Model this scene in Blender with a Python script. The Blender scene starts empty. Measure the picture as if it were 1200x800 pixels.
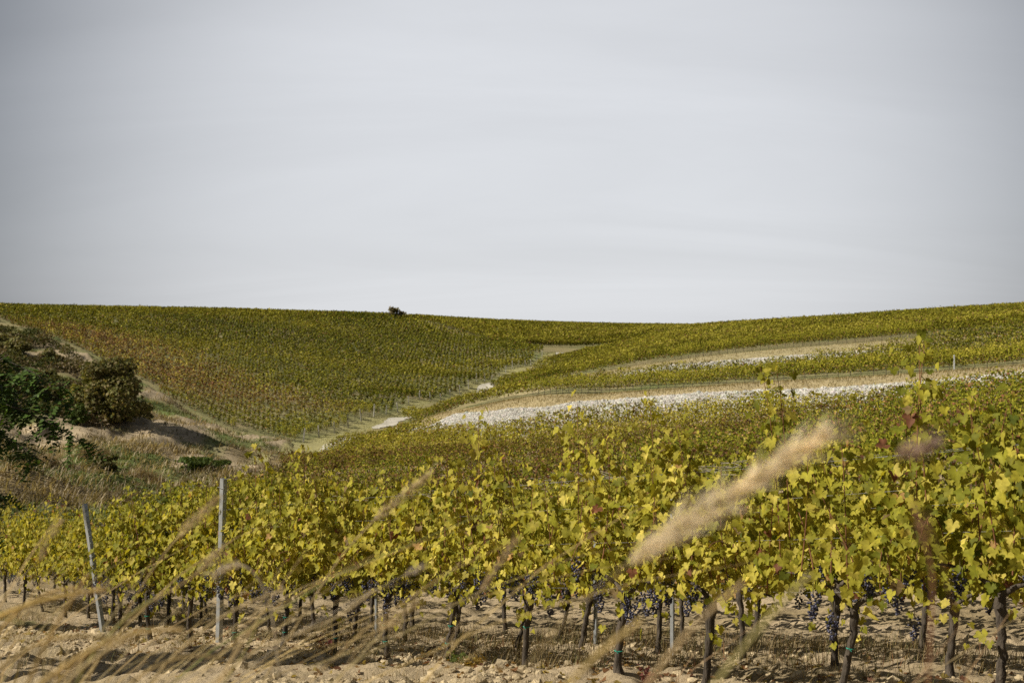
import bpy, math, random
import numpy as np
from mathutils import Vector, Matrix

SEED = 7
rng = np.random.default_rng(SEED)
random.seed(SEED)
scene = bpy.context.scene
COL = scene.collection
PI = math.pi

# ------------------------------------------------------------------ camera, sky, sun, exposure
F_PX = 1333.33                      # focal length in pixels of the 1200 px wide photograph (40 mm)
cam_d = bpy.data.cameras.new('camera')
cam_d.sensor_width = 36.0
cam_d.lens = 40.0
cam_d.clip_start = 0.05
cam_d.clip_end = 8000.0
cam_d.dof.use_dof = True
cam_d.dof.focus_distance = 11.5
cam_d.dof.aperture_fstop = 4.0
cam = bpy.data.objects.new('camera', cam_d)
COL.objects.link(cam)
cam.location = (0, 0, 0)
cam.rotation_euler = (PI / 2, 0, 0)
scene.camera = cam

SUN_EL = math.radians(39)
SUN_TRAVEL = Vector((0.975, 0.20)).normalized()      # horizontal direction the light travels
sun_d = bpy.data.lights.new('sun', 'SUN')
sun_d.energy = 5.0
sun_d.angle = math.radians(0.55)
sun_d.color = (1.0, 0.93, 0.80)
sun = bpy.data.objects.new('sun', sun_d)
COL.objects.link(sun)
light_dir = Vector((SUN_TRAVEL.x * math.cos(SUN_EL), SUN_TRAVEL.y * math.cos(SUN_EL), -math.sin(SUN_EL)))
sun.rotation_euler = light_dir.to_track_quat('-Z', 'Y').to_euler()

world = bpy.data.worlds.new('World')
scene.world = world
world.use_nodes = True
wn, wl = world.node_tree.nodes, world.node_tree.links
wn.clear()
w_out = wn.new('ShaderNodeOutputWorld')
sky = wn.new('ShaderNodeTexSky')
sky.sky_type = 'NISHITA'
sky.sun_disc = False
sky.sun_elevation = SUN_EL
to_sun = -light_dir
sky.sun_rotation = math.atan2(to_sun.x, to_sun.y)
sky.air_density = 1.0
sky.dust_density = 2.0
bg_sky = wn.new('ShaderNodeBackground')
bg_sky.inputs['Strength'].default_value = 0.05
wl.new(sky.outputs[0], bg_sky.inputs['Color'])
tc = wn.new('ShaderNodeTexCoord')
sep = wn.new('ShaderNodeSeparateXYZ')
wl.new(tc.outputs['Generated'], sep.inputs[0])
# thin layered cloud: project the view direction onto a high horizontal sheet
zc = wn.new('ShaderNodeMath'); zc.operation = 'ADD'; zc.inputs[1].default_value = 0.22
wl.new(sep.outputs['Z'], zc.inputs[0])
dx = wn.new('ShaderNodeMath'); dx.operation = 'DIVIDE'
dy = wn.new('ShaderNodeMath'); dy.operation = 'DIVIDE'
wl.new(sep.outputs['X'], dx.inputs[0]); wl.new(zc.outputs[0], dx.inputs[1])
wl.new(sep.outputs['Y'], dy.inputs[0]); wl.new(zc.outputs[0], dy.inputs[1])
comb = wn.new('ShaderNodeCombineXYZ')
wl.new(dx.outputs[0], comb.inputs['X']); wl.new(dy.outputs[0], comb.inputs['Y'])
mp = wn.new('ShaderNodeMapping')
mp.inputs['Rotation'].default_value = (0, 0, math.radians(52))
mp.inputs['Scale'].default_value = (0.55, 1.7, 1.0)
wl.new(comb.outputs[0], mp.inputs['Vector'])
n1 = wn.new('ShaderNodeTexNoise'); n1.inputs['Scale'].default_value = 0.85
n1.inputs['Detail'].default_value = 8.0; n1.inputs['Roughness'].default_value = 0.56
n1.inputs['Distortion'].default_value = 0.9
wl.new(mp.outputs[0], n1.inputs['Vector'])
# veil brightest low over the hills ahead; its dark sides imitate lens vignetting
nrm = wn.new('ShaderNodeVectorMath'); nrm.operation = 'DOT_PRODUCT'
nrm.inputs[1].default_value = Vector((0.03, 1.0, 0.10)).normalized()
wl.new(tc.outputs['Generated'], nrm.inputs[0])
veil = wn.new('ShaderNodeMapRange')
veil.inputs['From Min'].default_value = 0.84; veil.inputs['From Max'].default_value = 1.0
veil.inputs['To Min'].default_value = 0.0; veil.inputs['To Max'].default_value = 1.0
veil.interpolation_type = 'SMOOTHSTEP'
wl.new(nrm.outputs['Value'], veil.inputs['Value'])
cram = wn.new('ShaderNodeValToRGB')
cram.color_ramp.elements[0].position = 0.0; cram.color_ramp.elements[0].color = (0.105, 0.114, 0.130, 1)
cram.color_ramp.elements[1].position = 1.0; cram.color_ramp.elements[1].color = (0.580, 0.592, 0.615, 1)
wl.new(veil.outputs[0], cram.inputs['Fac'])
nr = wn.new('ShaderNodeMapRange')
nr.inputs['From Min'].default_value = 0.25; nr.inputs['From Max'].default_value = 0.75
nr.inputs['To Min'].default_value = 0.93; nr.inputs['To Max'].default_value = 1.06
wl.new(n1.outputs['Fac'], nr.inputs['Value'])
vm = wn.new('ShaderNodeVectorMath'); vm.operation = 'SCALE'
wl.new(cram.outputs['Color'], vm.inputs[0]); wl.new(nr.outputs[0], vm.inputs['Scale'])
bg_cloud = wn.new('ShaderNodeBackground')
bg_cloud.inputs['Strength'].default_value = 1.0
wl.new(vm.outputs[0], bg_cloud.inputs['Color'])
wmix = wn.new('ShaderNodeMixShader')
wmix.inputs['Fac'].default_value = 0.86
wl.new(bg_sky.outputs[0], wmix.inputs[1]); wl.new(bg_cloud.outputs[0], wmix.inputs[2])
wl.new(wmix.outputs[0], w_out.inputs['Surface'])

scene.view_settings.view_transform = 'Standard'
scene.view_settings.look = 'None'
scene.view_settings.exposure = 0.45
scene.view_settings.gamma = 1.0
scene.view_settings.use_curve_mapping = False
scene.render.engine = 'CYCLES'
scene.cycles.max_bounces = 6
scene.cycles.diffuse_bounces = 3
scene.cycles.glossy_bounces = 2
scene.cycles.transmission_bounces = 4
scene.cycles.transparent_max_bounces = 4
scene.cycles.use_denoising = False
scene.cycles.caustics_reflective = False
scene.cycles.caustics_refractive = False
scene.cycles.sample_clamp_indirect = 4.0

# ------------------------------------------------------------------ helpers
def setp(o, label=None, cat=None, group=None, kind=None):
    if label: o['label'] = label
    if cat: o['category'] = cat
    if group: o['group'] = group
    if kind: o['kind'] = kind
    return o

def empty(name, loc, label, cat, group=None, rotz=0.0):
    o = bpy.data.objects.new(name, None)
    o.empty_display_size = 0.2
    COL.objects.link(o)
    o.location = loc
    o.rotation_euler = (0, 0, rotz)
    return setp(o, label, cat, group)

def make_mesh(name, V, faces, mats, col=None, midx=None, smooth=False, pcol=None):
    """V (n,3); faces: array (m,k) or list of such arrays; col: per-face rgb; pcol: per-vertex rgb."""
    if not isinstance(faces, (list, tuple)): faces = [faces]
    faces = [np.asarray(f, dtype=np.int32) for f in faces if len(f)]
    V = np.ascontiguousarray(V, dtype=np.float32)
    me = bpy.data.meshes.new(name)
    nl = sum(f.size for f in faces); nf = sum(len(f) for f in faces)
    me.vertices.add(len(V)); me.vertices.foreach_set('co', V.ravel())
    me.loops.add(nl); me.polygons.add(nf)
    me.loops.foreach_set('vertex_index', np.concatenate([f.ravel() for f in faces]))
    sizes = np.concatenate([np.full(len(f), f.shape[1], dtype=np.int32) for f in faces])
    starts = np.concatenate([[0], np.cumsum(sizes)[:-1]]).astype(np.int32)
    me.polygons.foreach_set('loop_start', starts)
    try: me.polygons.foreach_set('loop_total', sizes)
    except Exception: pass
    if midx is not None:
        me.polygons.foreach_set('material_index', np.asarray(midx, dtype=np.int32))
    me.polygons.foreach_set('use_smooth', np.full(nf, smooth, dtype=bool) if np.isscalar(smooth) else smooth)
    for m in (mats if isinstance(mats, (list, tuple)) else [mats]): me.materials.append(m)
    if col is not None:
        a = me.attributes.new('col', 'FLOAT_COLOR', 'FACE')
        c = np.ones((nf, 4), dtype=np.float32); c[:, :3] = col
        a.data.foreach_set('color', c.ravel())
    if pcol is not None:
        a = me.attributes.new('col', 'FLOAT_COLOR', 'POINT')
        c = np.ones((len(V), 4), dtype=np.float32); c[:, :3] = pcol
        a.data.foreach_set('color', c.ravel())
    me.update(calc_edges=True)
    me.validate()
    return me

def link(name, me, parent=None, loc=(0, 0, 0)):
    o = bpy.data.objects.new(name, me)
    COL.objects.link(o)
    o.location = loc
    if parent is not None: o.parent = parent
    return o

class MB:
    """collects geometry of ONE part"""
    def __init__(s): s.V = []; s.F = {}; s.C = {}; s.M = {}; s.n = 0
    def add(s, V, F, c=None, m=0):
        V = np.asarray(V, float); F = np.asarray(F, int)
        k = F.shape[1]
        s.V.append(V); s.F.setdefault(k, []).append(F + s.n)
        c = np.zeros((len(F), 3)) if c is None else np.broadcast_to(np.asarray(c, float), (len(F), 3))
        s.C.setdefault(k, []).append(c); s.M.setdefault(k, []).append(np.full(len(F), m))
        s.n += len(V)
    def mesh(s, name, mats, smooth=False):
        ks = sorted(s.F)
        return make_mesh(name, np.concatenate(s.V), [np.concatenate(s.F[k]) for k in ks], mats,
                         col=np.concatenate([np.concatenate(s.C[k]) for k in ks]),
                         midx=np.concatenate([np.concatenate(s.M[k]) for k in ks]), smooth=smooth)
    def tube(s, pts, rad, sides=7, c=(0.1, 0.08, 0.06), jit=0.0, m=0, cap=True, r=rng):
        pts = np.asarray(pts, float); n = len(pts)
        rad = np.broadcast_to(np.asarray(rad, float), (n,))
        tang = np.gradient(pts, axis=0); tang /= np.linalg.norm(tang, axis=1)[:, None] + 1e-9
        up = np.array([0.13, 0.31, 0.94]); V = []
        if abs(tang[0] @ up) > 0.8: up = np.array([0.93, 0.31, 0.13])
        a = np.linspace(0, 2 * PI, sides, endpoint=False)
        for i in range(n):
            x = np.cross(up, tang[i]); x /= np.linalg.norm(x) + 1e-9
            y = np.cross(tang[i], x)
            rr = rad[i] * (1 + jit * r.standard_normal(sides))
            V.append(pts[i] + (np.cos(a) * rr)[:, None] * x + (np.sin(a) * rr)[:, None] * y)
        V = np.concatenate(V)
        i0 = np.arange(sides); i1 = (i0 + 1) % sides; F = []
        for i in range(n - 1):
            F.append(np.stack([i * sides + i0, i * sides + i1, (i + 1) * sides + i1, (i + 1) * sides + i0], 1))
        s.add(V, np.concatenate(F), c, m)
        if cap:
            e = np.array([[0, i + 1, i] for i in range(1, sides - 1)])
            s.add(V[:sides], e, c, m)
            s.add(V[-sides:], e[:, ::-1], c, m)
    def box(s, lo, hi, c=None, m=0):
        x0, y0, z0 = lo; x1, y1, z1 = hi
        V = [(x0, y0, z0), (x1, y0, z0), (x1, y1, z0), (x0, y1, z0), (x0, y0, z1), (x1, y0, z1), (x1, y1, z1), (x0, y1, z1)]
        s.add(V, [(0, 3, 2, 1), (4, 5, 6, 7), (0, 1, 5, 4), (1, 2, 6, 5), (2, 3, 7, 6), (3, 0, 4, 7)], c, m)

def P(px, py, d):
    """a point seen at photo pixel (px,py) at depth d metres ahead"""
    return np.array([(px - 600.0) / F_PX * d, d, -(py - 400.0) / F_PX * d])

def XY(px, d): return np.array([(px - 600.0) / F_PX * d, d])

def hash2(ix, iy, seed):
    h = (ix.astype(np.int64) * 374761393 + iy.astype(np.int64) * 668265263 + seed * 982451653) & 0xFFFFFFFF
    h = ((h ^ (h >> 13)) * 1274126177) & 0xFFFFFFFF
    return ((h ^ (h >> 16)) & 0xFFFF) / 65535.0

def vnoise(x, y, scale, seed=0):
    x = np.asarray(x, float) / scale; y = np.asarray(y, float) / scale
    ix = np.floor(x); iy = np.floor(y); fx = x - ix; fy = y - iy
    fx = fx * fx * (3 - 2 * fx); fy = fy * fy * (3 - 2 * fy)
    a = hash2(ix, iy, seed); b = hash2(ix + 1, iy, seed); c = hash2(ix, iy + 1, seed); d = hash2(ix + 1, iy + 1, seed)
    return (a + (b - a) * fx) * (1 - fy) + (c + (d - c) * fx) * fy        # 0..1

def fbm(x, y, scale, seed=0, octv=3):
    t = 0; w = 0; amp = 1.0
    for o in range(octv):
        t = t + amp * vnoise(x, y, scale / 2 ** o, seed + 17 * o); w += amp; amp *= 0.5
    return t / w

def smooth01(a, b, x):
    t = np.clip((np.asarray(x, float) - a) / (b - a), 0, 1)
    return t * t * (3 - 2 * t)

def in_poly(x, y, poly):
    x = np.asarray(x, float); y = np.asarray(y, float)
    r = np.zeros(x.shape, bool); n = len(poly); j = n - 1
    for i in range(n):
        xi, yi = poly[i]; xj, yj = poly[j]
        c = ((yi > y) != (yj > y)) & (x < (xj - xi) * (y - yi) / (yj - yi + 1e-12) + xi)
        r ^= c; j = i
    return r

def seg_dist(x, y, line):
    x = np.asarray(x, float); y = np.asarray(y, float)
    best = np.full(x.shape, 1e9)
    for (ax, ay), (bx, by) in zip(line[:-1], line[1:]):
        dxx, dyy = bx - ax, by - ay
        t = np.clip(((x - ax) * dxx + (y - ay) * dyy) / (dxx * dxx + dyy * dyy + 1e-12), 0, 1)
        best = np.minimum(best, np.hypot(x - ax - t * dxx, y - ay - t * dyy))
    return best

# ------------------------------------------------------------------ materials
def new_mat(name):
    m = bpy.data.materials.new(name); m.use_nodes = True
    m.node_tree.nodes.clear()
    return m, m.node_tree.nodes, m.node_tree.links

def mat_leaf(name, trans=0.35, rough=0.55, spec=0.25, sat=1.0, tint=(1.25, 1.15, 0.55, 1)):
    m, n, l = new_mat(name)
    out = n.new('ShaderNodeOutputMaterial')
    at = n.new('ShaderNodeAttribute'); at.attribute_name = 'col'
    tcn = n.new('ShaderNodeTexCoord')
    nz = n.new('ShaderNodeTexNoise'); nz.inputs['Scale'].default_value = 26.0; nz.inputs['Detail'].default_value = 3
    l.new(tcn.outputs['Object'], nz.inputs['Vector'])
    hsv = n.new('ShaderNodeHueSaturation'); hsv.inputs['Saturation'].default_value = sat
    mr = n.new('ShaderNodeMapRange'); mr.inputs['From Min'].default_value = .3; mr.inputs['From Max'].default_value = .7
    mr.inputs['To Min'].default_value = .75; mr.inputs['To Max'].default_value = 1.25
    l.new(nz.outputs['Fac'], mr.inputs['Value']); l.new(mr.outputs[0], hsv.inputs['Value'])
    l.new(at.outputs['Color'], hsv.inputs['Color'])
    p = n.new('ShaderNodeBsdfPrincipled')
    p.inputs['Roughness'].default_value = rough
    p.inputs['Specular IOR Level'].default_value = spec
    l.new(hsv.outputs[0], p.inputs['Base Color'])
    t = n.new('ShaderNodeBsdfTranslucent')
    tm = n.new('ShaderNodeMix'); tm.data_type = 'RGBA'; tm.blend_type = 'MULTIPLY'; tm.inputs[0].default_value = 1.0
    l.new(hsv.outputs[0], tm.inputs[6]); tm.inputs[7].default_value = tint
    l.new(tm.outputs[2], t.inputs['Color'])
    mx = n.new('ShaderNodeMixShader'); mx.inputs[0].default_value = trans
    l.new(p.outputs[0], mx.inputs[1]); l.new(t.outputs[0], mx.inputs[2])
    l.new(mx.outputs[0], out.inputs['Surface'])
    return m

def mat_basic(name, color=None, attr=False, rough=0.8, metal=0.0, nscale=20.0, namp=0.3, bump=0.0, bscale=40.0, spec=0.3, stretch=None):
    m, n, l = new_mat(name)
    out = n.new('ShaderNodeOutputMaterial')
    p = n.new('ShaderNodeBsdfPrincipled')
    p.inputs['Roughness'].default_value = rough; p.inputs['Metallic'].default_value = metal
    p.inputs['Specular IOR Level'].default_value = spec
    tcn = n.new('ShaderNodeTexCoord'); vec = tcn.outputs['Object']
    if stretch:
        mpn = n.new('ShaderNodeMapping'); mpn.inputs['Scale'].default_value = stretch
        l.new(vec, mpn.inputs['Vector']); vec = mpn.outputs[0]
    nz = n.new('ShaderNodeTexNoise'); nz.inputs['Scale'].default_value = nscale; nz.inputs['Detail'].default_value = 5
    l.new(vec, nz.inputs['Vector'])
    hsv = n.new('ShaderNodeHueSaturation')
    mr = n.new('ShaderNodeMapRange'); mr.inputs['From Min'].default_value = .3; mr.inputs['From Max'].default_value = .7
    mr.inputs['To Min'].default_value = 1 - namp; mr.inputs['To Max'].default_value = 1 + namp
    l.new(nz.outputs['Fac'], mr.inputs['Value']); l.new(mr.outputs[0], hsv.inputs['Value'])
    if attr:
        at = n.new('ShaderNodeAttribute'); at.attribute_name = 'col'; l.new(at.outputs['Color'], hsv.inputs['Color'])
    else:
        hsv.inputs['Color'].default_value = (*color, 1)
    l.new(hsv.outputs[0], p.inputs['Base Color'])
    if bump:
        b = n.new('ShaderNodeBump'); b.inputs['Strength'].default_value = bump; b.inputs['Distance'].default_value = 0.02
        bz = n.new('ShaderNodeTexNoise'); bz.inputs['Scale'].default_value = bscale; bz.inputs['Detail'].default_value = 6
        l.new(vec, bz.inputs['Vector']); l.new(bz.outputs['Fac'], b.inputs['Height']); l.new(b.outputs[0], p.inputs['Normal'])
    l.new(p.outputs[0], out.inputs['Surface'])
    return m

M_LEAF = mat_leaf('vine_leaf', trans=0.40, spec=0.12, rough=0.6)
M_FAR = mat_leaf('vine_leaf_distant', trans=0.25, spec=0.05)
M_BUSH = mat_leaf('shrub_leaf', trans=0.25, spec=0.06)
M_GRASS = mat_leaf('dry_grass', trans=0.25, spec=0.15, rough=0.7)
M_PLUME = mat_leaf('grass_plume', trans=0.45, spec=0.1, rough=0.8, tint=(1.05, 1.0, .9, 1))
M_BARK = mat_basic('bark', attr=True, rough=0.95, nscale=35, namp=0.45, bump=0.9, bscale=60, stretch=(1, 1, 0.25))
M_CANE = mat_basic('cane_bark', attr=True, rough=0.8, nscale=40, namp=0.3)
M_GRAPE = mat_basic('grape_skin', attr=True, rough=0.42, nscale=60, namp=0.45, spec=0.35)
M_STEEL = mat_basic('galvanised_steel', color=(0.36, 0.375, 0.38), rough=0.5, metal=0.65, nscale=14, namp=0.22)
M_PALE = mat_basic('weathered_post', color=(0.42, 0.40, 0.36), rough=0.9, nscale=6, namp=0.25)
M_WIRE = mat_basic('wire_steel', color=(0.20, 0.20, 0.20), rough=0.6, metal=0.3, nscale=5, namp=0.2)
M_TIE = mat_basic('green_tie', color=(0.03, 0.28, 0.20), rough=0.6)
M_STONE = mat_basic('limestone', attr=True, rough=0.95, nscale=3, namp=0.18, bump=0.3, bscale=8)
M_CLOD = mat_basic('soil_clod', attr=True, rough=1.0, nscale=18, namp=0.25, bump=0.8, bscale=50, spec=0.1)
M_TRACK = mat_basic('pale_gravel', color=(0.43, 0.40, 0.33), rough=0.95, nscale=0.9, namp=0.15, bump=0.3, bscale=6)

def mat_ground():
    m, n, l = new_mat('ground_soil')
    out = n.new('ShaderNodeOutputMaterial'); p = n.new('ShaderNodeBsdfPrincipled')
    p.inputs['Roughness'].default_value = 1.0; p.inputs['Specular IOR Level'].default_value = 0.1
    at = n.new('ShaderNodeAttribute'); at.attribute_name = 'col'
    tcn = n.new('ShaderNodeTexCoord')
    a = n.new('ShaderNodeTexNoise'); a.inputs['Scale'].default_value = 7.0; a.inputs['Detail'].default_value = 9; a.inputs['Roughness'].default_value = .68
    b = n.new('ShaderNodeTexNoise'); b.inputs['Scale'].default_value = 0.55; b.inputs['Detail'].default_value = 6; b.inputs['Roughness'].default_value = .65
    for t in (a, b): l.new(tcn.outputs['Object'], t.inputs['Vector'])
    ad = n.new('ShaderNodeMath'); ad.operation = 'ADD'
    l.new(a.outputs['Fac'], ad.inputs[0]); l.new(b.outputs['Fac'], ad.inputs[1])
    mr = n.new('ShaderNodeMapRange'); mr.inputs['From Min'].default_value = .7; mr.inputs['From Max'].default_value = 1.3
    mr.inputs['To Min'].default_value = .68; mr.inputs['To Max'].default_value = 1.28
    l.new(ad.outputs[0], mr.inputs['Value'])
    hsv = n.new('ShaderNodeHueSaturation'); l.new(mr.outputs[0], hsv.inputs['Value']); l.new(at.outputs['Color'], hsv.inputs['Color'])
    l.new(hsv.outputs[0], p.inputs['Base Color'])
    bp = n.new('ShaderNodeBump'); bp.inputs['Strength'].default_value = 0.9; bp.inputs['Distance'].default_value = 0.05
    c = n.new('ShaderNodeTexNoise'); c.inputs['Scale'].default_value = 16.0; c.inputs['Detail'].default_value = 8; c.inputs['Roughness'].default_value = .7
    l.new(tcn.outputs['Object'], c.inputs['Vector']); l.new(c.outputs['Fac'], bp.inputs['Height']); l.new(bp.outputs[0], p.inputs['Normal'])
    l.new(p.outputs[0], out.inputs['Surface'])
    return m
M_GROUND = mat_ground()

# ------------------------------------------------------------------ terrain: heights surveyed at known spots, joined by a thin-plate surface
R0 = np.array([3.05, 7.2]); RU = np.array([-0.70, 0.714]); RU = RU / np.linalg.norm(RU); RN = np.array([RU[1], -RU[0]])
def near_plane(t, p): return -2.32 - 0.147 * t - 0.13 * p

CTRL = []
def cp(px, py, d): CTRL.append(tuple(P(px, py, d)))
def cw(x, y, z): CTRL.append((x, y, z))
for t in (-5, -2, 1, 4, 7, 10, 13, 17):
    for p_ in (-3, -1, 0, 2, 5, 8):
        q = R0 + RU * t + RN * p_
        if q[1] > 4.2: cw(q[0], q[1], near_plane(t, p_))
for x, y, z in ((0, 0, -1.62), (0, 3, -1.8), (-2, 3, -1.95), (2, 3, -1.65), (-4, 4, -2.3), (-8, 8, -3.0), (-12, 12, -3.7), (-9, 3, -2.4), (5, 2, -1.5), (0, -5, -1.4),
                (-10, -6, -1.8), (10, -6, -0.9), (0, -30, -0.6), (-40, -20, -2.0), (40, -20, 1.0), (20, 6, -0.6), (40, 10, 1.0), (-20, 20, -4.6), (-35, 25, -4.6),
                (-60, 10, -3), (0, -200, 2), (-200, -60, 0), (200, -60, 6), (-300, 60, 4), (300, 60, 8)):
    cw(x, y, z)
# middle block
for a in ((600, 640, 40), (600, 574, 64), (600, 542, 80), (600, 515, 98), (600, 508, 102), (600, 478, 112), (600, 470, 120), (600, 468, 126),
          (400, 600, 60), (350, 560, 81), (395, 530, 112), (465, 509, 133), (470, 500, 138), (480, 553, 74), (480, 529, 103), (530, 521, 107), (465, 518, 124), (600, 520, 94), (530, 487, 124), (530, 516, 111), (470, 514, 129), (800, 548, 57), (800, 524, 70), (800, 500, 80), (800, 600, 38), (1000, 543, 50), (1000, 489, 67), (1000, 600, 32),
          (750, 504, 84), (750, 467, 95), (670, 472.5, 103), (820, 462, 89), (565, 482.5, 118), (1000, 452, 77.5), (1125, 443, 70), (900, 487, 73), (900, 481, 76), (900, 457, 84), (1000, 484, 69), (1050, 449, 74), (1200, 466, 56), (1200, 437, 66), (1350, 425, 60), (1350, 460, 48)):
    cp(*a)
EDGE_B = [(470, 493, 160), (530, 481, 141), (600, 468, 126), (700, 462, 114), (800, 456, 106), (900, 449, 98), (1000, 443, 92), (1118, 436, 86), (1200, 430, 81), (1300, 424, 76), (1450, 415, 70)]
EDGE_C = [(575, 456, 203), (640, 446, 175), (700, 437, 154), (800, 421, 142), (900, 410, 136), (1000, 402, 130), (1150, 390, 121), (1300, 378, 112), (1450, 368, 104)]
for a in EDGE_B + EDGE_C: cp(*a)
for a in ((750, 436, 127), (900, 425, 117), (1000, 416, 113), (1150, 401, 107), (1300, 392, 99), (700, 440, 138)): cp(*a)
for a in ((700, 455, 121), (900, 443, 108), (1150, 423, 97), (1300, 415, 88)): cp(*a)      # behind strip B, level terrace
for a in ((640, 431, 225), (700, 415, 235), (690, 415, 268), (800, 396, 220), (800, 389, 290), (900, 395, 170), (900, 384, 215), (1000, 390, 160), (1000, 379, 205), (1100, 380, 155),
          (1100, 373, 195), (1190, 378, 145), (1190, 368, 185), (1300, 361, 175), (1450, 350, 165), (1000, 384, 260), (1190, 374, 245), (1400, 366, 230)):
    cp(*a)
for a in ((600, 404, 290), (680, 407, 297), (760, 399, 300), (500, 376, 345), (600, 381, 370), (700, 384, 385), (800, 386, 370), (850, 387, 420), (600, 384, 430), (450, 380, 400)): cp(*a)
TRACK = [(240, 572, 95), (300, 553, 112), (350, 538, 122), (397, 519, 135), (430, 505, 149), (455, 498, 157), (480, 488, 169), (520, 474, 186), (565, 459, 204), (600, 447, 222), (640, 429, 246), (665, 414, 274), (690, 412, 284)]
EDGE_D = [(345, 519, 137), (427, 489, 160), (490, 468, 182), (551, 449, 207), (596, 433, 232), (640, 413, 262)]
for a in TRACK + EDGE_D: cp(*a)
LEFT_D = [(-150, 357, 255), (0, 378, 232), (30, 388, 215), (100, 415, 190), (150, 442, 174), (200, 470, 160), (260, 500, 147), (340, 519, 137)]
for a in LEFT_D: cp(*a)
for a in ((0, 366, 255), (150, 368, 278), (300, 370, 307), (450, 374, 336), (-150, 362, 270), (-400, 350, 260), (200, 440, 185), (200, 400, 230), (350, 480, 165), (350, 430, 215), (350, 395, 265), (500, 430, 240), (500, 402, 285), (570, 401, 300),
          (450, 400, 282), (0, 373, 330), (200, 376, 360), (400, 380, 400)):
    cp(*a)
for a in ((130, 468, 150), (60, 440, 160), (0, 400, 190), (0, 430, 160), (125, 495, 118), (60, 490, 118), (0, 480, 115), (200, 500, 125), (250, 520, 118), (300, 540, 112), (200, 540, 85), (260, 560, 75), (100, 580, 52),
          (0, 600, 40), (0, 540, 75), (100, 535, 80), (200, 580, 55), (320, 562, 95), (-200, 470, 110), (-200, 560, 50), (-400, 420, 150), (-600, 380, 220), (330, 532, 125)):
    cp(*a)
for px in (-900, -300, 0, 300, 600, 900, 1200, 1500, 2100):
    cw(*(XY(px, 620)), -2.0); cw(*(XY(px, 1500)), -14.0)
CTRL = np.array(CTRL)
CX, CZ = CTRL[:, :2] / 100.0, CTRL[:, 2]
def _phi(r2): return np.where(r2 > 0, 0.5 * r2 * np.log(r2 + 1e-12), 0.0)
_r2 = ((CX[:, None] - CX[None]) ** 2).sum(-1)
_n = len(CX)
_K = _phi(_r2)
_dist = np.linalg.norm(CX, axis=1)
_K[np.arange(_n), np.arange(_n)] += 1.0e-5 + 4.0e-5 * _dist
_A = np.zeros((_n + 3, _n + 3)); _A[:_n, :_n] = _K; _A[:_n, _n] = 1; _A[:_n, _n + 1:] = CX; _A[_n, :_n] = 1; _A[_n + 1:, :_n] = CX.T
_w = np.linalg.lstsq(_A, np.concatenate([CZ, np.zeros(3)]), rcond=None)[0]

POLY_WILD = [tuple(XY(*a)) for a in ((-400, 30), (-50, 27)) ] + [(-12.7, 26.5), (-11.7, 45), (-13.2, 62), tuple(XY(336, 85))] + [tuple(XY(*a)) for a in ((345, 120), (341, 136.6), (261, 146.7), (201, 159.7), (151, 173.7), (101, 189.7), (31, 214.7), (-150, 255), (-700, 260), (-900, 60))]
def base_height(x, y):
    x = np.atleast_1d(np.asarray(x, float)); y = np.atleast_1d(np.asarray(y, float))
    out = np.empty(x.shape)
    for i in range(0, len(x), 20000):
        q = np.stack([x[i:i + 20000], y[i:i + 20000]], 1) / 100.0
        r2 = (q ** 2).sum(1)[:, None] + (CX ** 2).sum(1)[None] - 2 * q @ CX.T
        r2 = np.maximum(r2, 0)
        out[i:i + 20000] = (0.5 * r2 * np.log(r2 + 1e-12)) @ _w[:_n] + _w[_n] + q @ _w[_n + 1:]
    r = np.hypot(x, y)
    far = smooth01(900, 1600, r)
    return out * (1 - far) + (-14.0) * far

def row_coords(x, y):
    rx, ry = x - R0[0], y - R0[1]
    return rx * RU[0] + ry * RU[1], rx * RN[0] + ry * RN[1]

def height(x, y, micro=True):
    x = np.atleast_1d(np.asarray(x, float)); y = np.atleast_1d(np.asarray(y, float))
    z = base_height(x, y)
    if micro:
        r = np.hypot(x, y)
        near = 1 - smooth01(16, 45, r)
        t, p_ = row_coords(x, y)
        z = z + near * (0.10 * (fbm(x, y, 1.1, 3, 3) - .5) + 0.11 * (np.abs(vnoise(x, y, 0.30, 9) - .5) * 2 - .5) * (0.4 + fbm(x, y, 1.7, 61, 2)) + 0.035 * (vnoise(x, y, 0.085, 5) - .5))
        # soil thrown up against the front of the first row
        z = z + near * 0.04 * np.exp(-((p_ + 0.75) / 0.5) ** 2) * (0.5 + fbm(t, p_, 0.8, 31, 2))
        w = in_poly(x, y, POLY_WILD)
        if w.any():
            ww = w * 1.0 * np.clip((r - 28) / 15, 0, 1)
            hum = np.abs(fbm(x, y, 7.0, 41, 2) - .5) * 2
            rid = 1 - np.abs(fbm(x + .4 * y, y, 4.2, 45, 2) - .5) * 4
            z = z + ww * (1.3 * (fbm(x, y, 9.0, 43, 2) - .45) + 0.7 * (hum - .3) + 0.75 * rid * np.clip((150 - r) / 40, .35, 1) + 0.5 * (vnoise(x, y, 1.6, 44) - .5))
    return z

def ground_pt(px, d):
    q = XY(px, d); return np.array([q[0], q[1], height(q[0], q[1])[0]])

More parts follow.
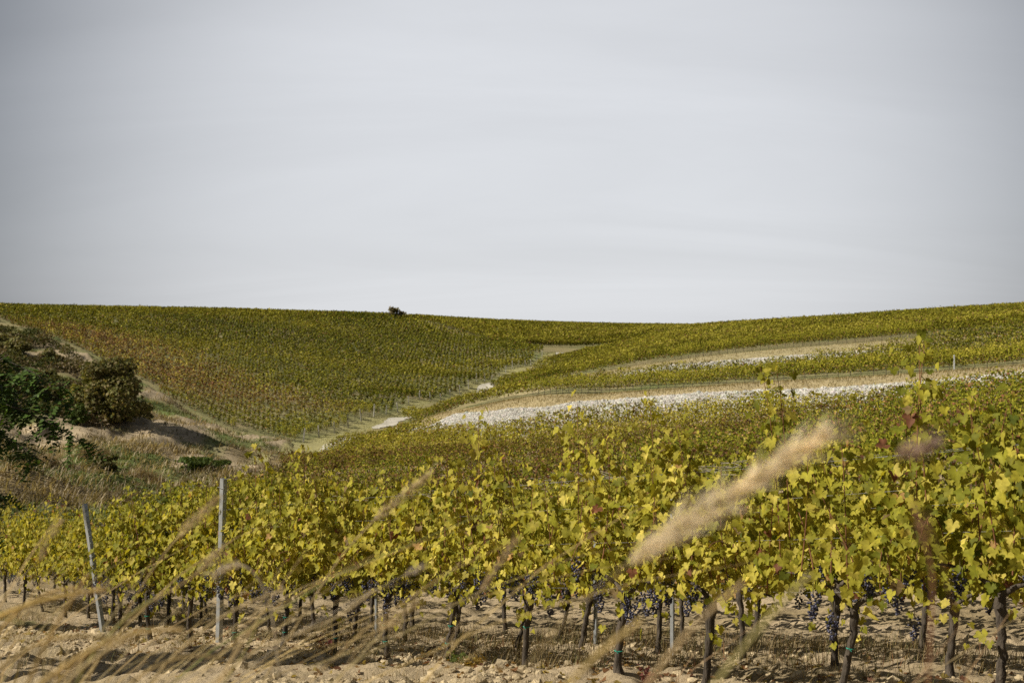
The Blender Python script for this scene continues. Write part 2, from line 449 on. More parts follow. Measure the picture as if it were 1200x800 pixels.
# ---- plots (plan outlines)
EB = [XY(a[0], a[2]) for a in EDGE_B]; EC = [XY(a[0], a[2]) for a in EDGE_C]
ED = [XY(a[0], a[2]) for a in EDGE_D]; LD = [XY(a[0], a[2]) for a in LEFT_D]
TR = [XY(a[0], a[2]) for a in TRACK]
LEFT_A = [(-5.95, 16.4), (-12.5, 26), (-11.5, 45), (-13, 62), tuple(XY(338, 84)), tuple(XY(395, 113)), tuple(XY(455, 127))]
REAR_A = [XY(463, 129), XY(530, 112), XY(600, 99.5), XY(750, 87), XY(900, 74.5), XY(1050, 64), XY(1200, 55), XY(1450, 44)]
POLY_A = [(7.0, 3.0)] + LEFT_A + [tuple(q) for q in REAR_A] + [(24, 14)]
POLY_D = [tuple(q) for q in ED] + [tuple(XY(a, b)) for a, b in ((610, 285), (560, 300), (500, 330), (455, 352), (430, 420), (0, 420), (-500, 330))] + [tuple(q) for q in LD]
POLY_E = [tuple(XY(a, b)) for a, b in ((470, 362), (505, 336), (560, 309), (610, 293), (690, 295), (745, 297), (790, 290), (900, 430), (560, 470), (450, 440))]
POLY_C = [tuple(q) for q in EC] + [tuple(XY(a, b)) for a, b in ((1600, 260), (1200, 300), (900, 330), (790, 284), (745, 288), (705, 281), (685, 262), (655, 242), (622, 224))]
B_REAR = [XY(a, b) for a, b in ((480, 165), (540, 146), (610, 131), (700, 124), (800, 118), (900, 111), (1000, 108), (1080, 108), (1150, 112), (1300, 108), (1450, 100))]
POLY_B = [tuple(q) for q in EB] + [tuple(q) for q in B_REAR[::-1]]
STONE_LO = [XY(a, b) for a, b in ((462, 132), (530, 110), (600, 98.5), (750, 87), (900, 75), (1050, 65), (1200, 57), (1400, 48))]
STONE_HI = [XY(a, b) for a, b in ((462, 139), (530, 124.5), (600, 112), (750, 95.5), (900, 84), (1050, 74), (1200, 66.5), (1400, 57))]
POLY_STONE = [tuple(q) for q in STONE_LO] + [tuple(q) for q in STONE_HI[::-1]]
ST2_LO = [XY(a, b) for a, b in ((728, 126), (800, 121), (900, 114.5), (1000, 111), (1060, 110))]
ST2_HI = [XY(a, b) for a, b in ((728, 130), (800, 128), (900, 121.5), (1000, 115.5), (1060, 111.5))]
POLY_ST2 = [tuple(q) for q in ST2_LO] + [tuple(q) for q in ST2_HI[::-1]]
POLY_LANE = [tuple(q) for q in ED] + [tuple(XY(690, 292)), tuple(XY(700, 284))] + [tuple(q) for q in TR[::-1]] + [tuple(XY(320, 128))]

# ---- ground sheet: rings that widen with distance
def bare_earth(x, y): return smooth01(.50, .60, fbm(x, y, 7.0, 222, 3)) * smooth01(58, 75, y)
def build_ground():
    az = np.concatenate([np.linspace(-180, -34, 90, endpoint=False), np.linspace(-34, 34, 560, endpoint=False), np.linspace(34, 180, 90, endpoint=False)]) * PI / 180
    rr = np.concatenate([np.linspace(0.3, 5.0, 24, endpoint=False), 5.0 * np.exp(np.arange(0, math.log(30 / 5.0), 0.0042)),
                         30 * np.exp(np.arange(0.006, math.log(450 / 30.), 0.0062)), 450 * np.exp(np.arange(0.02, math.log(4000 / 450.), 0.06))])
    A, Rr = np.meshgrid(az, rr)
    x = (np.sin(A) * Rr).ravel(); y = (np.cos(A) * Rr).ravel()
    z = height(x, y)
    n_a, n_r = len(az), len(rr)
    i = np.arange(n_r - 1)[:, None] * n_a; j = np.arange(n_a)[None]; j1 = (j + 1) % n_a
    F = np.stack([(i + j), (i + j1), (i + n_a + j1), (i + n_a + j)], -1).reshape(-1, 4)[:, ::-1]
    c0 = len(x)
    x = np.append(x, 0); y = np.append(y, 0); z = np.append(z, height(0, 0)[0])
    F3 = np.stack([np.full(n_a, c0), np.arange(n_a), (np.arange(n_a) + 1) % n_a], 1)[:, ::-1]
    # what grows or lies where
    soil = np.array([.37, .29, .185]); dry = np.array([.25, .20, .105]); green = np.array([.12, .145, .045]); wild = np.array([.21, .165, .09])
    C = np.empty((len(x), 3)); C[:] = np.array([.25, .21, .11])
    na = fbm(x, y, 6, 71, 3)[:, None]; nb = fbm(x, y, 1.4, 72, 3)[:, None]
    C[:] = dry * (1 - na * .5) + green * na * .5
    m = in_poly(x, y, POLY_A)
    t, p_ = row_coords(x, y)
    rowp = np.abs(((p_ / 2.0) + 0.5) % 1.0 - 0.5) * 2.0           # distance from the nearest row, metres
    w = np.clip(smooth01(.35, .75, fbm(x, y, 1.6, 75, 3)) * 0.85, 0, 1)[:, None]
    C[m] = (soil * (1 - w) + np.array([.24, .185, .10]) * w)[m]
    r = np.hypot(x, y)
    fr = (p_ < 0.4) & (r < 30)
    w2 = (smooth01(.45, .7, fbm(x, y, 1.3, 77, 3)) * .45)[:, None]
    C[fr] = (soil * 1.02 * (1 - w2) + dry * w2)[fr]
    foot = ((p_ < -4.2) & (r < 25))
    C[foot] = (dry * .9 + 0 * w2)[foot]
    m = in_poly(x, y, POLY_WILD)
    g = smooth01(.42, .6, fbm(x, y, 8.0, 78, 3))[:, None]
    C[m] = (wild * (1 - g) + green * g)[m] * (0.8 + 0.4 * nb[m])
    be = (bare_earth(x, y) * m)[:, None]; C = C * (1 - be) + np.array([.33, .262, .17]) * (.7 + .6 * nb) * be
    for poly, a, b in ((POLY_D, .5, .35), (POLY_E, .5, .5), (POLY_C, .5, .4), (POLY_B, .5, .5)):
        m = in_poly(x, y, poly)
        C[m] = (np.array([.27, .215, .12]) * (1 - na) + green * na)[m]
    lane = in_poly(x, y, POLY_LANE)
    C[lane] = (np.array([.30, .265, .125]) * (1 - .5 * na) + np.array([.20, .21, .075]) * .5 * na)[lane]
    # dry grass benches above each stone bank
    C_b = np.array([.34, .275, .15])
    benchA = in_poly(x, y, [tuple(q) for q in STONE_HI] + [tuple(q) for q in EB[::-1]])
    C[benchA] = C_b * (.8 + .4 * nb[benchA])
    benchB = in_poly(x, y, [tuple(q) for q in B_REAR[2:]] + [tuple(q) for q in EC[::-1]])
    C[benchB] = np.array([.32, .27, .145]) * (.8 + .4 * nb[benchB])
    for poly in (POLY_STONE, POLY_ST2):
        m = in_poly(x, y, poly); C[m] = np.array([.40, .375, .32])
    me = make_mesh('ground', np.stack([x, y, z], 1), [F3, F], M_GROUND, smooth=True, pcol=C)
    o = link('ground', me)
    return setp(o, 'rolling vineyard hillside of pale soil and dry grass', 'ground', kind='structure')
build_ground()

def ribbon(name, left, right, mat, lift, label, step=1.0):
    L = np.array(left); Rr = np.array(right)
    def resample(l):
        s = np.concatenate([[0], np.cumsum(np.linalg.norm(np.diff(l, axis=0), axis=1))])
        n = 90
        q = np.linspace(0, s[-1], n); return np.stack([np.interp(q, s, l[:, 0]), np.interp(q, s, l[:, 1])], 1)
    L = resample(L); Rr = resample(Rr); k = 7; n = len(L)
    X = np.stack([L * (1 - a) + Rr * a for a in np.linspace(0, 1, k)], 1).reshape(-1, 2)
    jx = (fbm(X[:, 0], X[:, 1], 1.5, 88, 2) - .5) * 1.1
    z = height(X[:, 0], X[:, 1]) + lift
    V = np.stack([X[:, 0] + jx, X[:, 1], z], 1)
    i = np.arange(n - 1)[:, None] * k; j = np.arange(k - 1)[None]
    F = np.stack([i + j, i + j + 1, i + k + j + 1, i + k + j], -1).reshape(-1, 4)
    me = make_mesh(name, V, F, mat, smooth=True)
    me.flip_normals() if me.polygons[0].normal.z < 0 else None
    return setp(link(name, me), label, 'track', kind='structure')

def offset_line(pts, off):
    pts = np.array(pts, float); t = np.gradient(pts, axis=0); t /= np.linalg.norm(t, axis=1)[:, None]
    return pts + off * np.stack([-t[:, 1], t[:, 0]], 1)
def along(l, a0, a1):
    l = np.array(l); sx = np.array([q[0] for q in TRACK], float); u = np.linspace(a0, a1, 12)
    return np.stack([np.interp(u, sx, l[:, 0]), np.interp(u, sx, l[:, 1])], 1)
for a0, a1, lab in ((376, 410, 'lowest'), (440, 478, 'second'), (556, 575, 'third'), (652, 676, 'uppermost')):
    c_ = along(TR, a0, a1)
    wd = (1.25 * np.sin(np.linspace(.12, PI - .12, 12)) ** .55)[:, None]
    ribbon('gravel_track', c_ + (offset_line(c_, 1.0) - c_) * wd, c_ + (offset_line(c_, -1.0) - c_) * wd, M_TRACK, 0.07, lab + ' bare stretch of the pale gravel track in the grass lane')

# ------------------------------------------------------------------ limestone banks (uncountable rubble)
ICO_V = None
def ico():
    g = (1 + 5 ** .5) / 2
    V = np.array([(-1, g, 0), (1, g, 0), (-1, -g, 0), (1, -g, 0), (0, -1, g), (0, 1, g), (0, -1, -g), (0, 1, -g), (g, 0, -1), (g, 0, 1), (-g, 0, -1), (-g, 0, 1)], float)
    V /= np.linalg.norm(V[0])
    F = np.array([(0, 11, 5), (0, 5, 1), (0, 1, 7), (0, 7, 10), (0, 10, 11), (1, 5, 9), (5, 11, 4), (11, 10, 2), (10, 7, 6), (7, 1, 8),
                  (3, 9, 4), (3, 4, 2), (3, 2, 6), (3, 6, 8), (3, 8, 9), (4, 9, 5), (2, 4, 11), (6, 2, 10), (8, 6, 7), (9, 8, 1)])
    return V, F
IV, IF = ico()
def ico2():
    V = [tuple(v) for v in IV]; cache = {}; F = []
    def mid(a, b):
        k = (min(a, b), max(a, b))
        if k not in cache:
            m = (np.array(V[a]) + np.array(V[b])); m /= np.linalg.norm(m); V.append(tuple(m)); cache[k] = len(V) - 1
        return cache[k]
    for a, b, c in IF:
        ab, bc, ca = mid(a, b), mid(b, c), mid(c, a)
        F += [(a, ab, ca), (b, bc, ab), (c, ca, bc), (ab, bc, ca)]
    return np.array(V), np.array(F)
IV2, IF2 = ico2()

def rocks(name, pos, size, colfn, mat, label, cat, flat=0.7, jit=0.16):
    n = len(pos)
    V = IV[None] * (1 + jit * rng.standard_normal((n, 12, 1)))
    sc = size[:, None] * rng.uniform(.65, 1.25, (n, 3)); sc[:, 2] *= flat
    a = rng.uniform(0, 2 * PI, n); c, s = np.cos(a), np.sin(a)
    V = V * sc[:, None]
    V = np.stack([V[..., 0] * c[:, None] - V[..., 1] * s[:, None], V[..., 0] * s[:, None] + V[..., 1] * c[:, None], V[..., 2]], -1) + pos[:, None]
    F = (IF[None] + 12 * np.arange(n)[:, None, None]).reshape(-1, 3)
    C = np.repeat(colfn(n), 20, axis=0)
    me = make_mesh(name, V.reshape(-1, 3), F, mat, col=C)
    return setp(link(name, me), label, cat, kind='stuff')

def scatter_between(lo, hi, n, power=1.0):
    lo = np.array(lo); hi = np.array(hi)
    def rs(l, u):
        s = np.concatenate([[0], np.cumsum(np.linalg.norm(np.diff(l, axis=0), axis=1))]); s /= s[-1]
        return np.stack([np.interp(u, s, l[:, 0]), np.interp(u, s, l[:, 1])], 1)
    u = rng.random(n); v = rng.random(n)[:, None]
    return rs(lo, u) * (1 - v) + rs(hi, u) * v

def stone_cols(n):
    b = rng.uniform(.32, .56, (n, 1)); return np.clip(b * np.array([1.0, .955, .85]) + rng.normal(0, .015, (n, 3)), .1, .8)
q = scatter_between(STONE_LO, STONE_HI, 46000)
z = height(q[:, 0], q[:, 1])
rocks('limestone_rubble', np.column_stack([q, z + .05]), rng.gamma(2.0, .020, len(q)) + .022, stone_cols, M_STONE,
      'long white limestone rubble bank below the dry grass terrace', 'stones')
q = scatter_between(ST2_LO, ST2_HI, 12000)
z = height(q[:, 0], q[:, 1])
rocks('limestone_rubble', np.column_stack([q, z + .04]), rng.gamma(2.0, .022, len(q)) + .025, stone_cols, M_STONE,
      'narrow white limestone rubble strip higher up the right slope', 'stones')

# ------------------------------------------------------------------ leaves
_half = [(0.05, 0.03), (0.20, -0.14), (0.42, -0.06), (0.41, 0.10), (0.60, 0.28), (0.50, 0.44), (0.31, 0.47), (0.30, 0.70), (0.13, 0.80)]
LEAF_OUT = np.array(_half + [(0, 1.0)] + [(-x, y) for x, y in _half[::-1]])
def leaf_template():
    V = np.concatenate([[(0, .33)], LEAF_OUT]); n = len(LEAF_OUT)
    F = np.array([(0, 1 + i, 1 + i + 1) for i in range(n - 1)])
    return V, F
LT_V, LT_F = leaf_template()
LS_V = np.array([(0, 0.02), (.46, .02), (.5, .42), (0, 1.0), (-.5, .42), (-.46, .02)]); LS_F = np.array([(0, 1, 2), (0, 2, 3), (0, 3, 4), (0, 4, 5)])

def place_leaves(pos, nrm, tip, size, hi=True, r=rng):
    """leaf blades: attach point pos, facing nrm, hanging towards tip"""
    n = len(pos)
    T, F = (LT_V, LT_F) if hi else (LS_V, LS_F)
    nrm = nrm / (np.linalg.norm(nrm, axis=1)[:, None] + 1e-9)
    tip = tip - (tip * nrm).sum(1)[:, None] * nrm; tip /= np.linalg.norm(tip, axis=1)[:, None] + 1e-9
    side = np.cross(tip, nrm)
    k = len(T)
    fold = r.normal(.25, .26, (n, 1)); curl = r.normal(-.18, .32, (n, 1)); twist = r.normal(0, .28, (n, 1))
    jx = T[None, :, 0] * (1 + r.normal(0, .07, (n, k))); jy = T[None, :, 1] * (1 + r.normal(0, .05, (n, k)))
    zz = fold * np.abs(jx) + curl * jy ** 2 + twist * jx * jy + r.normal(0, .035, (n, k))
    V = pos[:, None] + size[:, None, None] * (jx[..., None] * side[:, None] + jy[..., None] * tip[:, None] + zz[..., None] * nrm[:, None])
    Fa = (F[None] + k * np.arange(n)[:, None, None]).reshape(-1, 3)
    return V.reshape(-1, 3), Fa, len(F)

PAL = np.array([(.078, .098, .011), (.190, .190, .018), (.350, .312, .036), (.52, .435, .090), (.36, .22, .08), (.20, .085, .045), (.18, .125, .055)])
def leaf_cols(n, yellow=0.5, red=0.05, r=rng):
    """mid green .. lime .. yellow, a few rust and brown leaves"""
    t = np.clip(r.normal(yellow, .19, n), 0, 1) * 3
    i = np.minimum(t.astype(int), 2); f = (t - i)[:, None]
    c = PAL[i] * (1 - f) + PAL[i + 1] * f
    u = r.random(n)
    m = u < red * .35; c[m] = PAL[r.integers(4, 7, m.sum())]
    return c * r.uniform(.75, 1.25, (n, 1))

# ------------------------------------------------------------------ grapevines, close ones with every part
def make_bunch_mesh(seed, n=46):
    r = np.random.default_rng(seed); L = r.uniform(.13, .20); mb = MB()
    pts = []
    for _ in range(n * 14):
        u = r.random() ** 0.8; rad = (.052 * (1 - u) ** .7 + .010) * (1 if u > .08 else .8)
        a = r.uniform(0, 2 * PI); rr = rad * (r.random() ** .4)
        p_ = np.array([rr * math.cos(a), rr * math.sin(a), -u * L - .02])
        if all(np.linalg.norm(p_ - q_) > .0135 for q_ in pts): pts.append(p_)
        if len(pts) >= n: break
    for p_ in pts:
        b = r.uniform(.7, 1.4)
        col = np.array([.020, .019, .038]) * b + (np.array([.05, .052, .070]) * r.random() ** 2)
        mb.add(IV2 * r.uniform(.0082, .0102) + p_, IF2, col)
    mb.tube([(0, 0, .05), (.003, 0, .0), (0, .002, -.04)], .0028, 5, (.12, .10, .04))
    return mb.mesh('grape_bunch', M_GRAPE, smooth=True)
BUNCH = [make_bunch_mesh(100 + i) for i in range(7)]

def curve(p0, p1, p2, p3, n):
    t = np.linspace(0, 1, n)[:, None]
    p0, p1, p2, p3 = map(lambda a: np.asarray(a, float), (p0, p1, p2, p3))
    return (1 - t) ** 3 * p0 + 3 * (1 - t) ** 2 * t * p1 + 3 * (1 - t) * t ** 2 * p2 + t ** 3 * p3

def vine_data(seed, top=1.9, yellow=.5, red=.05, dens=1.0, lean=None, detail=True, tall=0, gap=0.0, half=0.56):
    """local axes: x along the row, y across it (-y is the side the camera sees)"""
    r = np.random.default_rng(seed)
    D = {}
    hz = r.uniform(.64, .76)
    lx = r.normal(0, .07) if lean is None else lean
    ly = r.normal(0, .04)
    k1, k2 = r.normal(0, .045, 2)
    tr = curve((0, 0, -.12), (k1, ly * .5, .2), (lx + k2, ly, .38), (lx, ly, hz), 14)
    tr[3:-1, :2] += r.normal(0, .006, (10, 2))
    rad = np.interp(np.linspace(0, 1, 14), [0, .12, .3, .75, .92, 1], [.048, .038, .027, .027, .038, .03]) * r.uniform(.85, 1.15)
    mb = MB(); bark = np.array([.060, .048, .036]) * r.uniform(.8, 1.3)
    mb.tube(tr, rad, 9, bark, .10, r=r)
    # short gnarled arms of the head and the bent fruiting canes along the wire
    for s in (-1, 1):
        e = curve((lx, ly, hz - .02), (lx + s * .12, ly, hz + .12), (lx + s * .3, ly * .3, .86), (lx + s * r.uniform(.48, .62), 0, .82), 9)
        mb.tube(e, np.linspace(.020, .007, 9), 6, bark * 1.2, .08, r=r)
    D['trunk'] = mb.mesh('trunk', M_BARK, smooth=True)
    D['tie_z'] = [(tr[5], rad[5])] if r.random() < .75 else []
    if r.random() < .5: D['tie_z'].append((tr[8], rad[8]))
    # green shoots tied upright between the wires
    hx = r.uniform(-half, half, 9); hzz = r.uniform(.75, top, 9); hs = r.choice([-1, -1, 1], 9); hr = r.uniform(.10, .20, 9)
    bx_ = r.uniform(-half, half, 7); bz_ = r.uniform(.8, top - .1, 7)
    D['shoots'] = []; LP, LN, LTp, LZ = [], [], [], []
    ns = r.integers(11, 14)
    for i in range(ns):
        x0 = lx * .6 + (-half + 2 * half * (i + r.uniform(.2, .8)) / ns)
        if r.random() < gap: continue
        h = top * r.uniform(.82, 1.02)
        if i < tall: h = top + r.uniform(.15, .38)
        yo = r.normal(0, .07); bend = r.normal(0, .10)
        z0 = r.uniform(.78, .88)
        if r.random() < .12:                # a shoot that fell outside the wires
            c = curve((x0, 0, z0), (x0 + bend, -.12, z0 + .5), (x0 + bend, -.34, z0 + .45), (x0 + bend * 2, -.42, z0 + .1), 9)
        else:
            c = curve((x0, 0, z0), (x0 + bend * .3, yo, z0 + .35), (x0 + bend, yo * 1.3, h - .35), (x0 + bend * 1.4 + r.normal(0, .05), yo + r.normal(0, .07), h), 9)
        D['shoots'].append(c)
        nl = int(42 * dens * (h - .5) / 1.35)
        for t in np.linspace(.02, 1, nl):
            f = t * 8; j = min(int(f), 7); pt = c[j] + (c[j + 1] - c[j]) * (f - j)
            zf = (pt[2] - .6) / 1.3
            s = -1 if r.random() < .55 else 1
            reach = r.uniform(.02, .22) * (1.0 if t < .9 else .45)
            if pt[2] < top - .32 and any(hs[q] == s and (pt[0] - hx[q]) ** 2 + ((pt[2] - hzz[q]) * .8) ** 2 < hr[q] ** 2 for q in range(9)) and r.random() < .85: continue
            bulge = max(math.exp(-((pt[0] - bx_[q]) ** 2 + (pt[2] - bz_[q]) ** 2) / .03) for q in range(7))
            reach *= .75 + .75 * bulge
            pet = np.array([r.normal(0, .09), s * reach, r.uniform(-.05, .10)])
            LP.append(pt + pet)
            LN.append((r.normal(0, .45), s * r.uniform(.35, 1.0), r.uniform(-.05, .95)))
            LTp.append((r.normal(0, .45), s * r.uniform(0, .5), -1.0))
            LZ.append(r.uniform(.042, .102) * (1.0 if t < .85 else .72))
    # leaves around the fruit zone
    for _ in range(int(80 * dens)):
        s = -1 if r.random() < .6 else 1
        LP.append((r.uniform(-half, half) + lx * .5, s * abs(r.normal(.10, .08)), r.uniform(.69, 1.02)))
        LN.append((r.normal(0, .5), s, r.uniform(-.1, .8))); LTp.append((r.normal(0, .5), 0, -1.)); LZ.append(r.uniform(.05, .095))
    for _ in range(int(5 * dens)):         # water shoots low on the trunk
        LP.append((lx * .6 + r.normal(0, .10), r.normal(-.02, .07), r.uniform(.36, .6)))
        LN.append((r.normal(0, .6), -1, r.uniform(-.1, .8))); LTp.append((r.normal(0, .5), 0, -1.)); LZ.append(r.uniform(.045, .085))
    LP, LN, LTp, LZ = map(np.array, (LP, LN, LTp, LZ))
    V, F, k = place_leaves(LP, LN, LTp, LZ, True, r)
    lo = np.clip((LP[:, 2] - .5) / 1.3, 0, 1)
    c = leaf_cols(len(LP), yellow, red, r)
    low = (r.random(len(LP)) < .22 * (1 - lo)); c[low] = leaf_cols(low.sum(), .85, .25, r)
    D['foliage'] = make_mesh('foliage', V, F, M_LEAF, col=np.repeat(c, k, axis=0), smooth=True)
    nb = r.integers(5, 10)
    D['bunches'] = [(r.uniform(-half + .04, half - .04) + lx * .5, (-1 if r.random() < .75 else 1) * r.uniform(.05, .20), r.uniform(.66, 1.0), int(r.integers(0, 7)), r.uniform(0, 6), r.uniform(.85, 1.2)) for _ in range(nb)]
    mbs = []
    for c_ in D['shoots']:
        m1 = MB(); m1.tube(c_, np.linspace(.0055, .0022, len(c_)), 5, np.array([.17, .075, .035]) * r.uniform(.7, 1.3), r=r); mbs.append(m1.mesh('shoot', M_CANE, smooth=True))
    D['shoot_meshes'] = mbs
    return D

def put_vine(D, loc, rotz, label, group, full=True, flip=False, sc=1.0):
    root = empty('grapevine', loc, label, 'grapevine', group, rotz + (PI if flip else 0))
    root.scale = (sc, sc, sc)
    t = link('trunk', D['trunk'], root)
    if full:
        for p_, rr in D['tie_z']:
            if 'tie_mesh' not in D: D['tie_mesh'] = {}
            key = round(float(p_[2]), 3)
            if key not in D['tie_mesh']:
                mb = MB(); a = np.linspace(0, 2 * PI, 11)
                mb.tube(np.stack([np.cos(a) * rr * 1.08, np.sin(a) * rr * 1.08, np.zeros(11)], 1) + p_, .0045, 5, (.03, .28, .2), cap=False)
                mb.tube([p_ + (0, -rr, 0), p_ + (.012, -rr - .02, .012), p_ + (.03, -rr - .015, -.01)], .003, 4)
                D['tie_mesh'][key] = mb.mesh('tie', M_TIE)
            link('tie', D['tie_mesh'][key], t)
        for m in D['shoot_meshes']: link('shoot', m, root)
    link('foliage', D['foliage'], root)
    for (x, y, zz, k, a, s) in (D['bunches'] if full else D['bunches'][:4]):
        b = link('grape_bunch', BUNCH[k], root, (x, y, zz)); b.rotation_euler = (0, 0, a); b.scale = (s, s, s)
    return root

ROW_ANG = math.atan2(-RU[1], -RU[0])          # local +x points right along the row, local -y towards the camera side

def t_of_px(px):
    k = (px - 600) / F_PX
    return (R0[0] - R0[1] * k) / (-RU[0] + RU[1] * k)
FRONT = [   # trunk foot pixel, lean, yellowness, red, density, tall shoots, label
    (142, .05, .44, .05, 1.3, 0, 'shaded grapevine beside the leaning steel post at the front row end'),
    (180, -.03, .42, .04, 1.3, 0, 'grapevine with a thin trunk swollen at its foot, just right of the leaning post'),
    (225, .02, .50, .05, 1.3, 0, 'thick straight trunked grapevine just left of the upright steel post'),
    (276, .05, .56, .10, 1.3, 0, 'grapevine just right of the upright steel post, behind the arched grass stalk'),
    (332, .12, .58, .10, 1.3, 1, 'grapevine with a trunk leaning right, first past the arched grass stalk'),
    (392, .06, .62, .08, 1.3, 1, 'grapevine with a red leaved weed at its foot'),
    (455, .02, .62, .07, 1.0, 0, 'straight yellowing grapevine between the red weed and the bunched dark grapes'),
    (522, .08, .60, .06, 1.0, 0, 'grapevine with a forked trunk above a small green weed'),
    (617, .03, .58, .05, 1.0, 1, 'slender grapevine with two green ties on its trunk in mid row'),
    (725, .05, .58, .06, 1.05, 1, 'grapevine with a thick head of dark grapes under the pale blurred plume'),
    (823, .10, .58, .07, 1.0, 1, 'grapevine whose arm slants right with grapes hanging below it'),
    (982, .10, .48, .06, .80, 2, 'grapevine with a leaning stout trunk and dark grapes on its head, open foliage'),
    (1166, .05, .40, .05, 1.0, 2, 'big green grapevine cut by the right edge, heavy with grape bunches'),
]
VAR = []
front_xy = []
for i, (px, lean, ye, re, de, tall, lab) in enumerate(FRONT):
    t = t_of_px(px); q = R0 + RU * t
    D = vine_data(300 + i, 1.95 + (.06 if i > 8 else .02 * (i % 3)), ye + .03, re, de, lean, tall=tall, gap=.15 if i == 11 else 0.0, half=.56 if i != 11 else .6)
    VAR.append(D)
    put_vine(D, (q[0], q[1], height(q[0], q[1])[0] - .02), ROW_ANG, lab, 'grapevines of the front row')
    front_xy.append(q)
t1 = t_of_px(1166)
for j in range(2):                               # the row runs on past the frame
    q = R0 + RU * (t1 - 1.03 * (j + 1))
    put_vine(VAR[12 - j], (q[0], q[1], height(q[0], q[1])[0] - .02), ROW_ANG, 'grapevine of the front row just past the right edge', 'grapevines past the frame edge', flip=True)

# ------------------------------------------------------------------ rows of vines further back
def row_points(line, spacing, start=0.0):
    line = np.array(line, float); s = np.concatenate([[0], np.cumsum(np.linalg.norm(np.diff(line, axis=0), axis=1))])
    q = np.arange(start, s[-1], spacing)
    x = np.interp(q, s, line[:, 0]); y = np.interp(q, s, line[:, 1])
    e = np.interp(q + .1, s, line[:, 0]) - np.interp(q - .1, s, line[:, 0]); f = np.interp(q + .1, s, line[:, 1]) - np.interp(q - .1, s, line[:, 1])
    return np.stack([x, y, np.arctan2(f, e)], 1)

PTS = []          # x, y, row angle, plot code, row number
def straight_rows(poly, code, k0, k1, spacing=2.0, step=1.03, dirv=RU, origin=R0):
    nv = np.array([dirv[1], -dirv[0]])
    for k in range(k0, k1):
        o = origin + nv * spacing * k
        s = np.arange(-420, 700, step) + rng.normal(0, .05)
        x = o[0] + dirv[0] * s; y = o[1] + dirv[1] * s
        m = in_poly(x, y, poly)
        if m.any(): PTS.append(np.column_stack([x[m], y[m], np.full(m.sum(), math.atan2(-dirv[1], -dirv[0])), np.full(m.sum(), code), np.full(m.sum(), k)]))
straight_rows(POLY_A, 1, 1, 70)
UD = np.array([-.64, .768]); UD /= np.linalg.norm(UD)
straight_rows(POLY_D, 4, -20, 190, 2.1, 1.35, UD, np.array(XY(345, 137.5)))
def offset_rows(front, poly, code, n, spacing=2.0, step=1.05):
    line = np.array(front, float)
    s = np.concatenate([[0], np.cumsum(np.linalg.norm(np.diff(line, axis=0), axis=1))])
    qq = np.linspace(0, s[-1], 120)
    line = np.stack([np.interp(qq, s, line[:, 0]), np.interp(qq, s, line[:, 1])], 1)
    for _ in range(6): line[1:-1] = (line[:-2] + 2 * line[1:-1] + line[2:]) / 4
    for k in range(n):
        l = offset_line(line, spacing * k + .4)
        a, b = l[0] - (l[1] - l[0]) / np.linalg.norm(l[1] - l[0]) * 120, l[-1] + (l[-1] - l[-2]) / np.linalg.norm(l[-1] - l[-2]) * 120
        l = np.concatenate([[a], l, [b]])
        pt = row_points(l, step, 0.0)
        m = in_poly(pt[:, 0], pt[:, 1], poly)
        if m.any(): PTS.append(np.column_stack([pt[m], np.full(m.sum(), code), np.full(m.sum(), k)]))
offset_rows(EB, POLY_B, 2, 13)
offset_rows(EC, POLY_C, 3, 110)
EE = [XY(a, b) for a, b in ((500, 338), (560, 310), (610, 294), (690, 296), (745, 298), (800, 288))]
offset_rows(EE, POLY_E, 5, 75)
PTS = np.concatenate(PTS)
keep = rng.random(len(PTS)) > .03
PTS = PTS[keep | (PTS[:, 4] < 3)]
PX = 600 + PTS[:, 0] / PTS[:, 1] * F_PX
PTS = PTS[(PX > -260) & (PX < 1460) & (PTS[:, 1] > 3)]
PX = 600 + PTS[:, 0] / PTS[:, 1] * F_PX
PZ = height(PTS[:, 0], PTS[:, 1])
DIST = PTS[:, 1]
# how much of each vine rises above what stands nearer, to pick those that show largest
order = np.argsort(DIST)
sky_line = np.full(1300, 900.0); score = np.zeros(len(PTS))
for q in front_xy:
    c = int(600 + q[0] / q[1] * F_PX); d = q[1]; w = int(.6 * F_PX / d)
    zt = height(q[0], q[1])[0] + 1.75
    sky_line[max(0, c - w + 50):max(0, c + w + 50)] = np.minimum(sky_line[max(0, c - w + 50):max(0, c + w + 50)], 400 - zt / d * F_PX)
for i in order:
    d = DIST[i]; c = PX[i]; w = .5 * F_PX / d
    if c < -10 or c > 1210: continue
    a, b = max(0, int(c - w + 50)), max(1, int(c + w + 51))
    yt = 400 - (PZ[i] + 1.75) / d * F_PX; yb = 400 - PZ[i] / d * F_PX
    seg = sky_line[a:b]
    if len(seg) == 0: continue
    vis = np.clip(np.minimum(seg, yb) - yt, 0, None).sum()
    score[i] = vis
    sky_line[a:b] = np.minimum(seg, yt)
# every vine whose trunk shows past the end of the front row counts too
pick = np.zeros(len(PTS), bool)
nearrows = (PTS[:, 3] == 1) & (PTS[:, 4] <= 2) & (PX > -20) & (PX < 1215) & (DIST < 40)
pick |= nearrows
rest = np.argsort(-np.where(pick, -1, score))
need = 286 - pick.sum()
pick[rest[:need]] = True

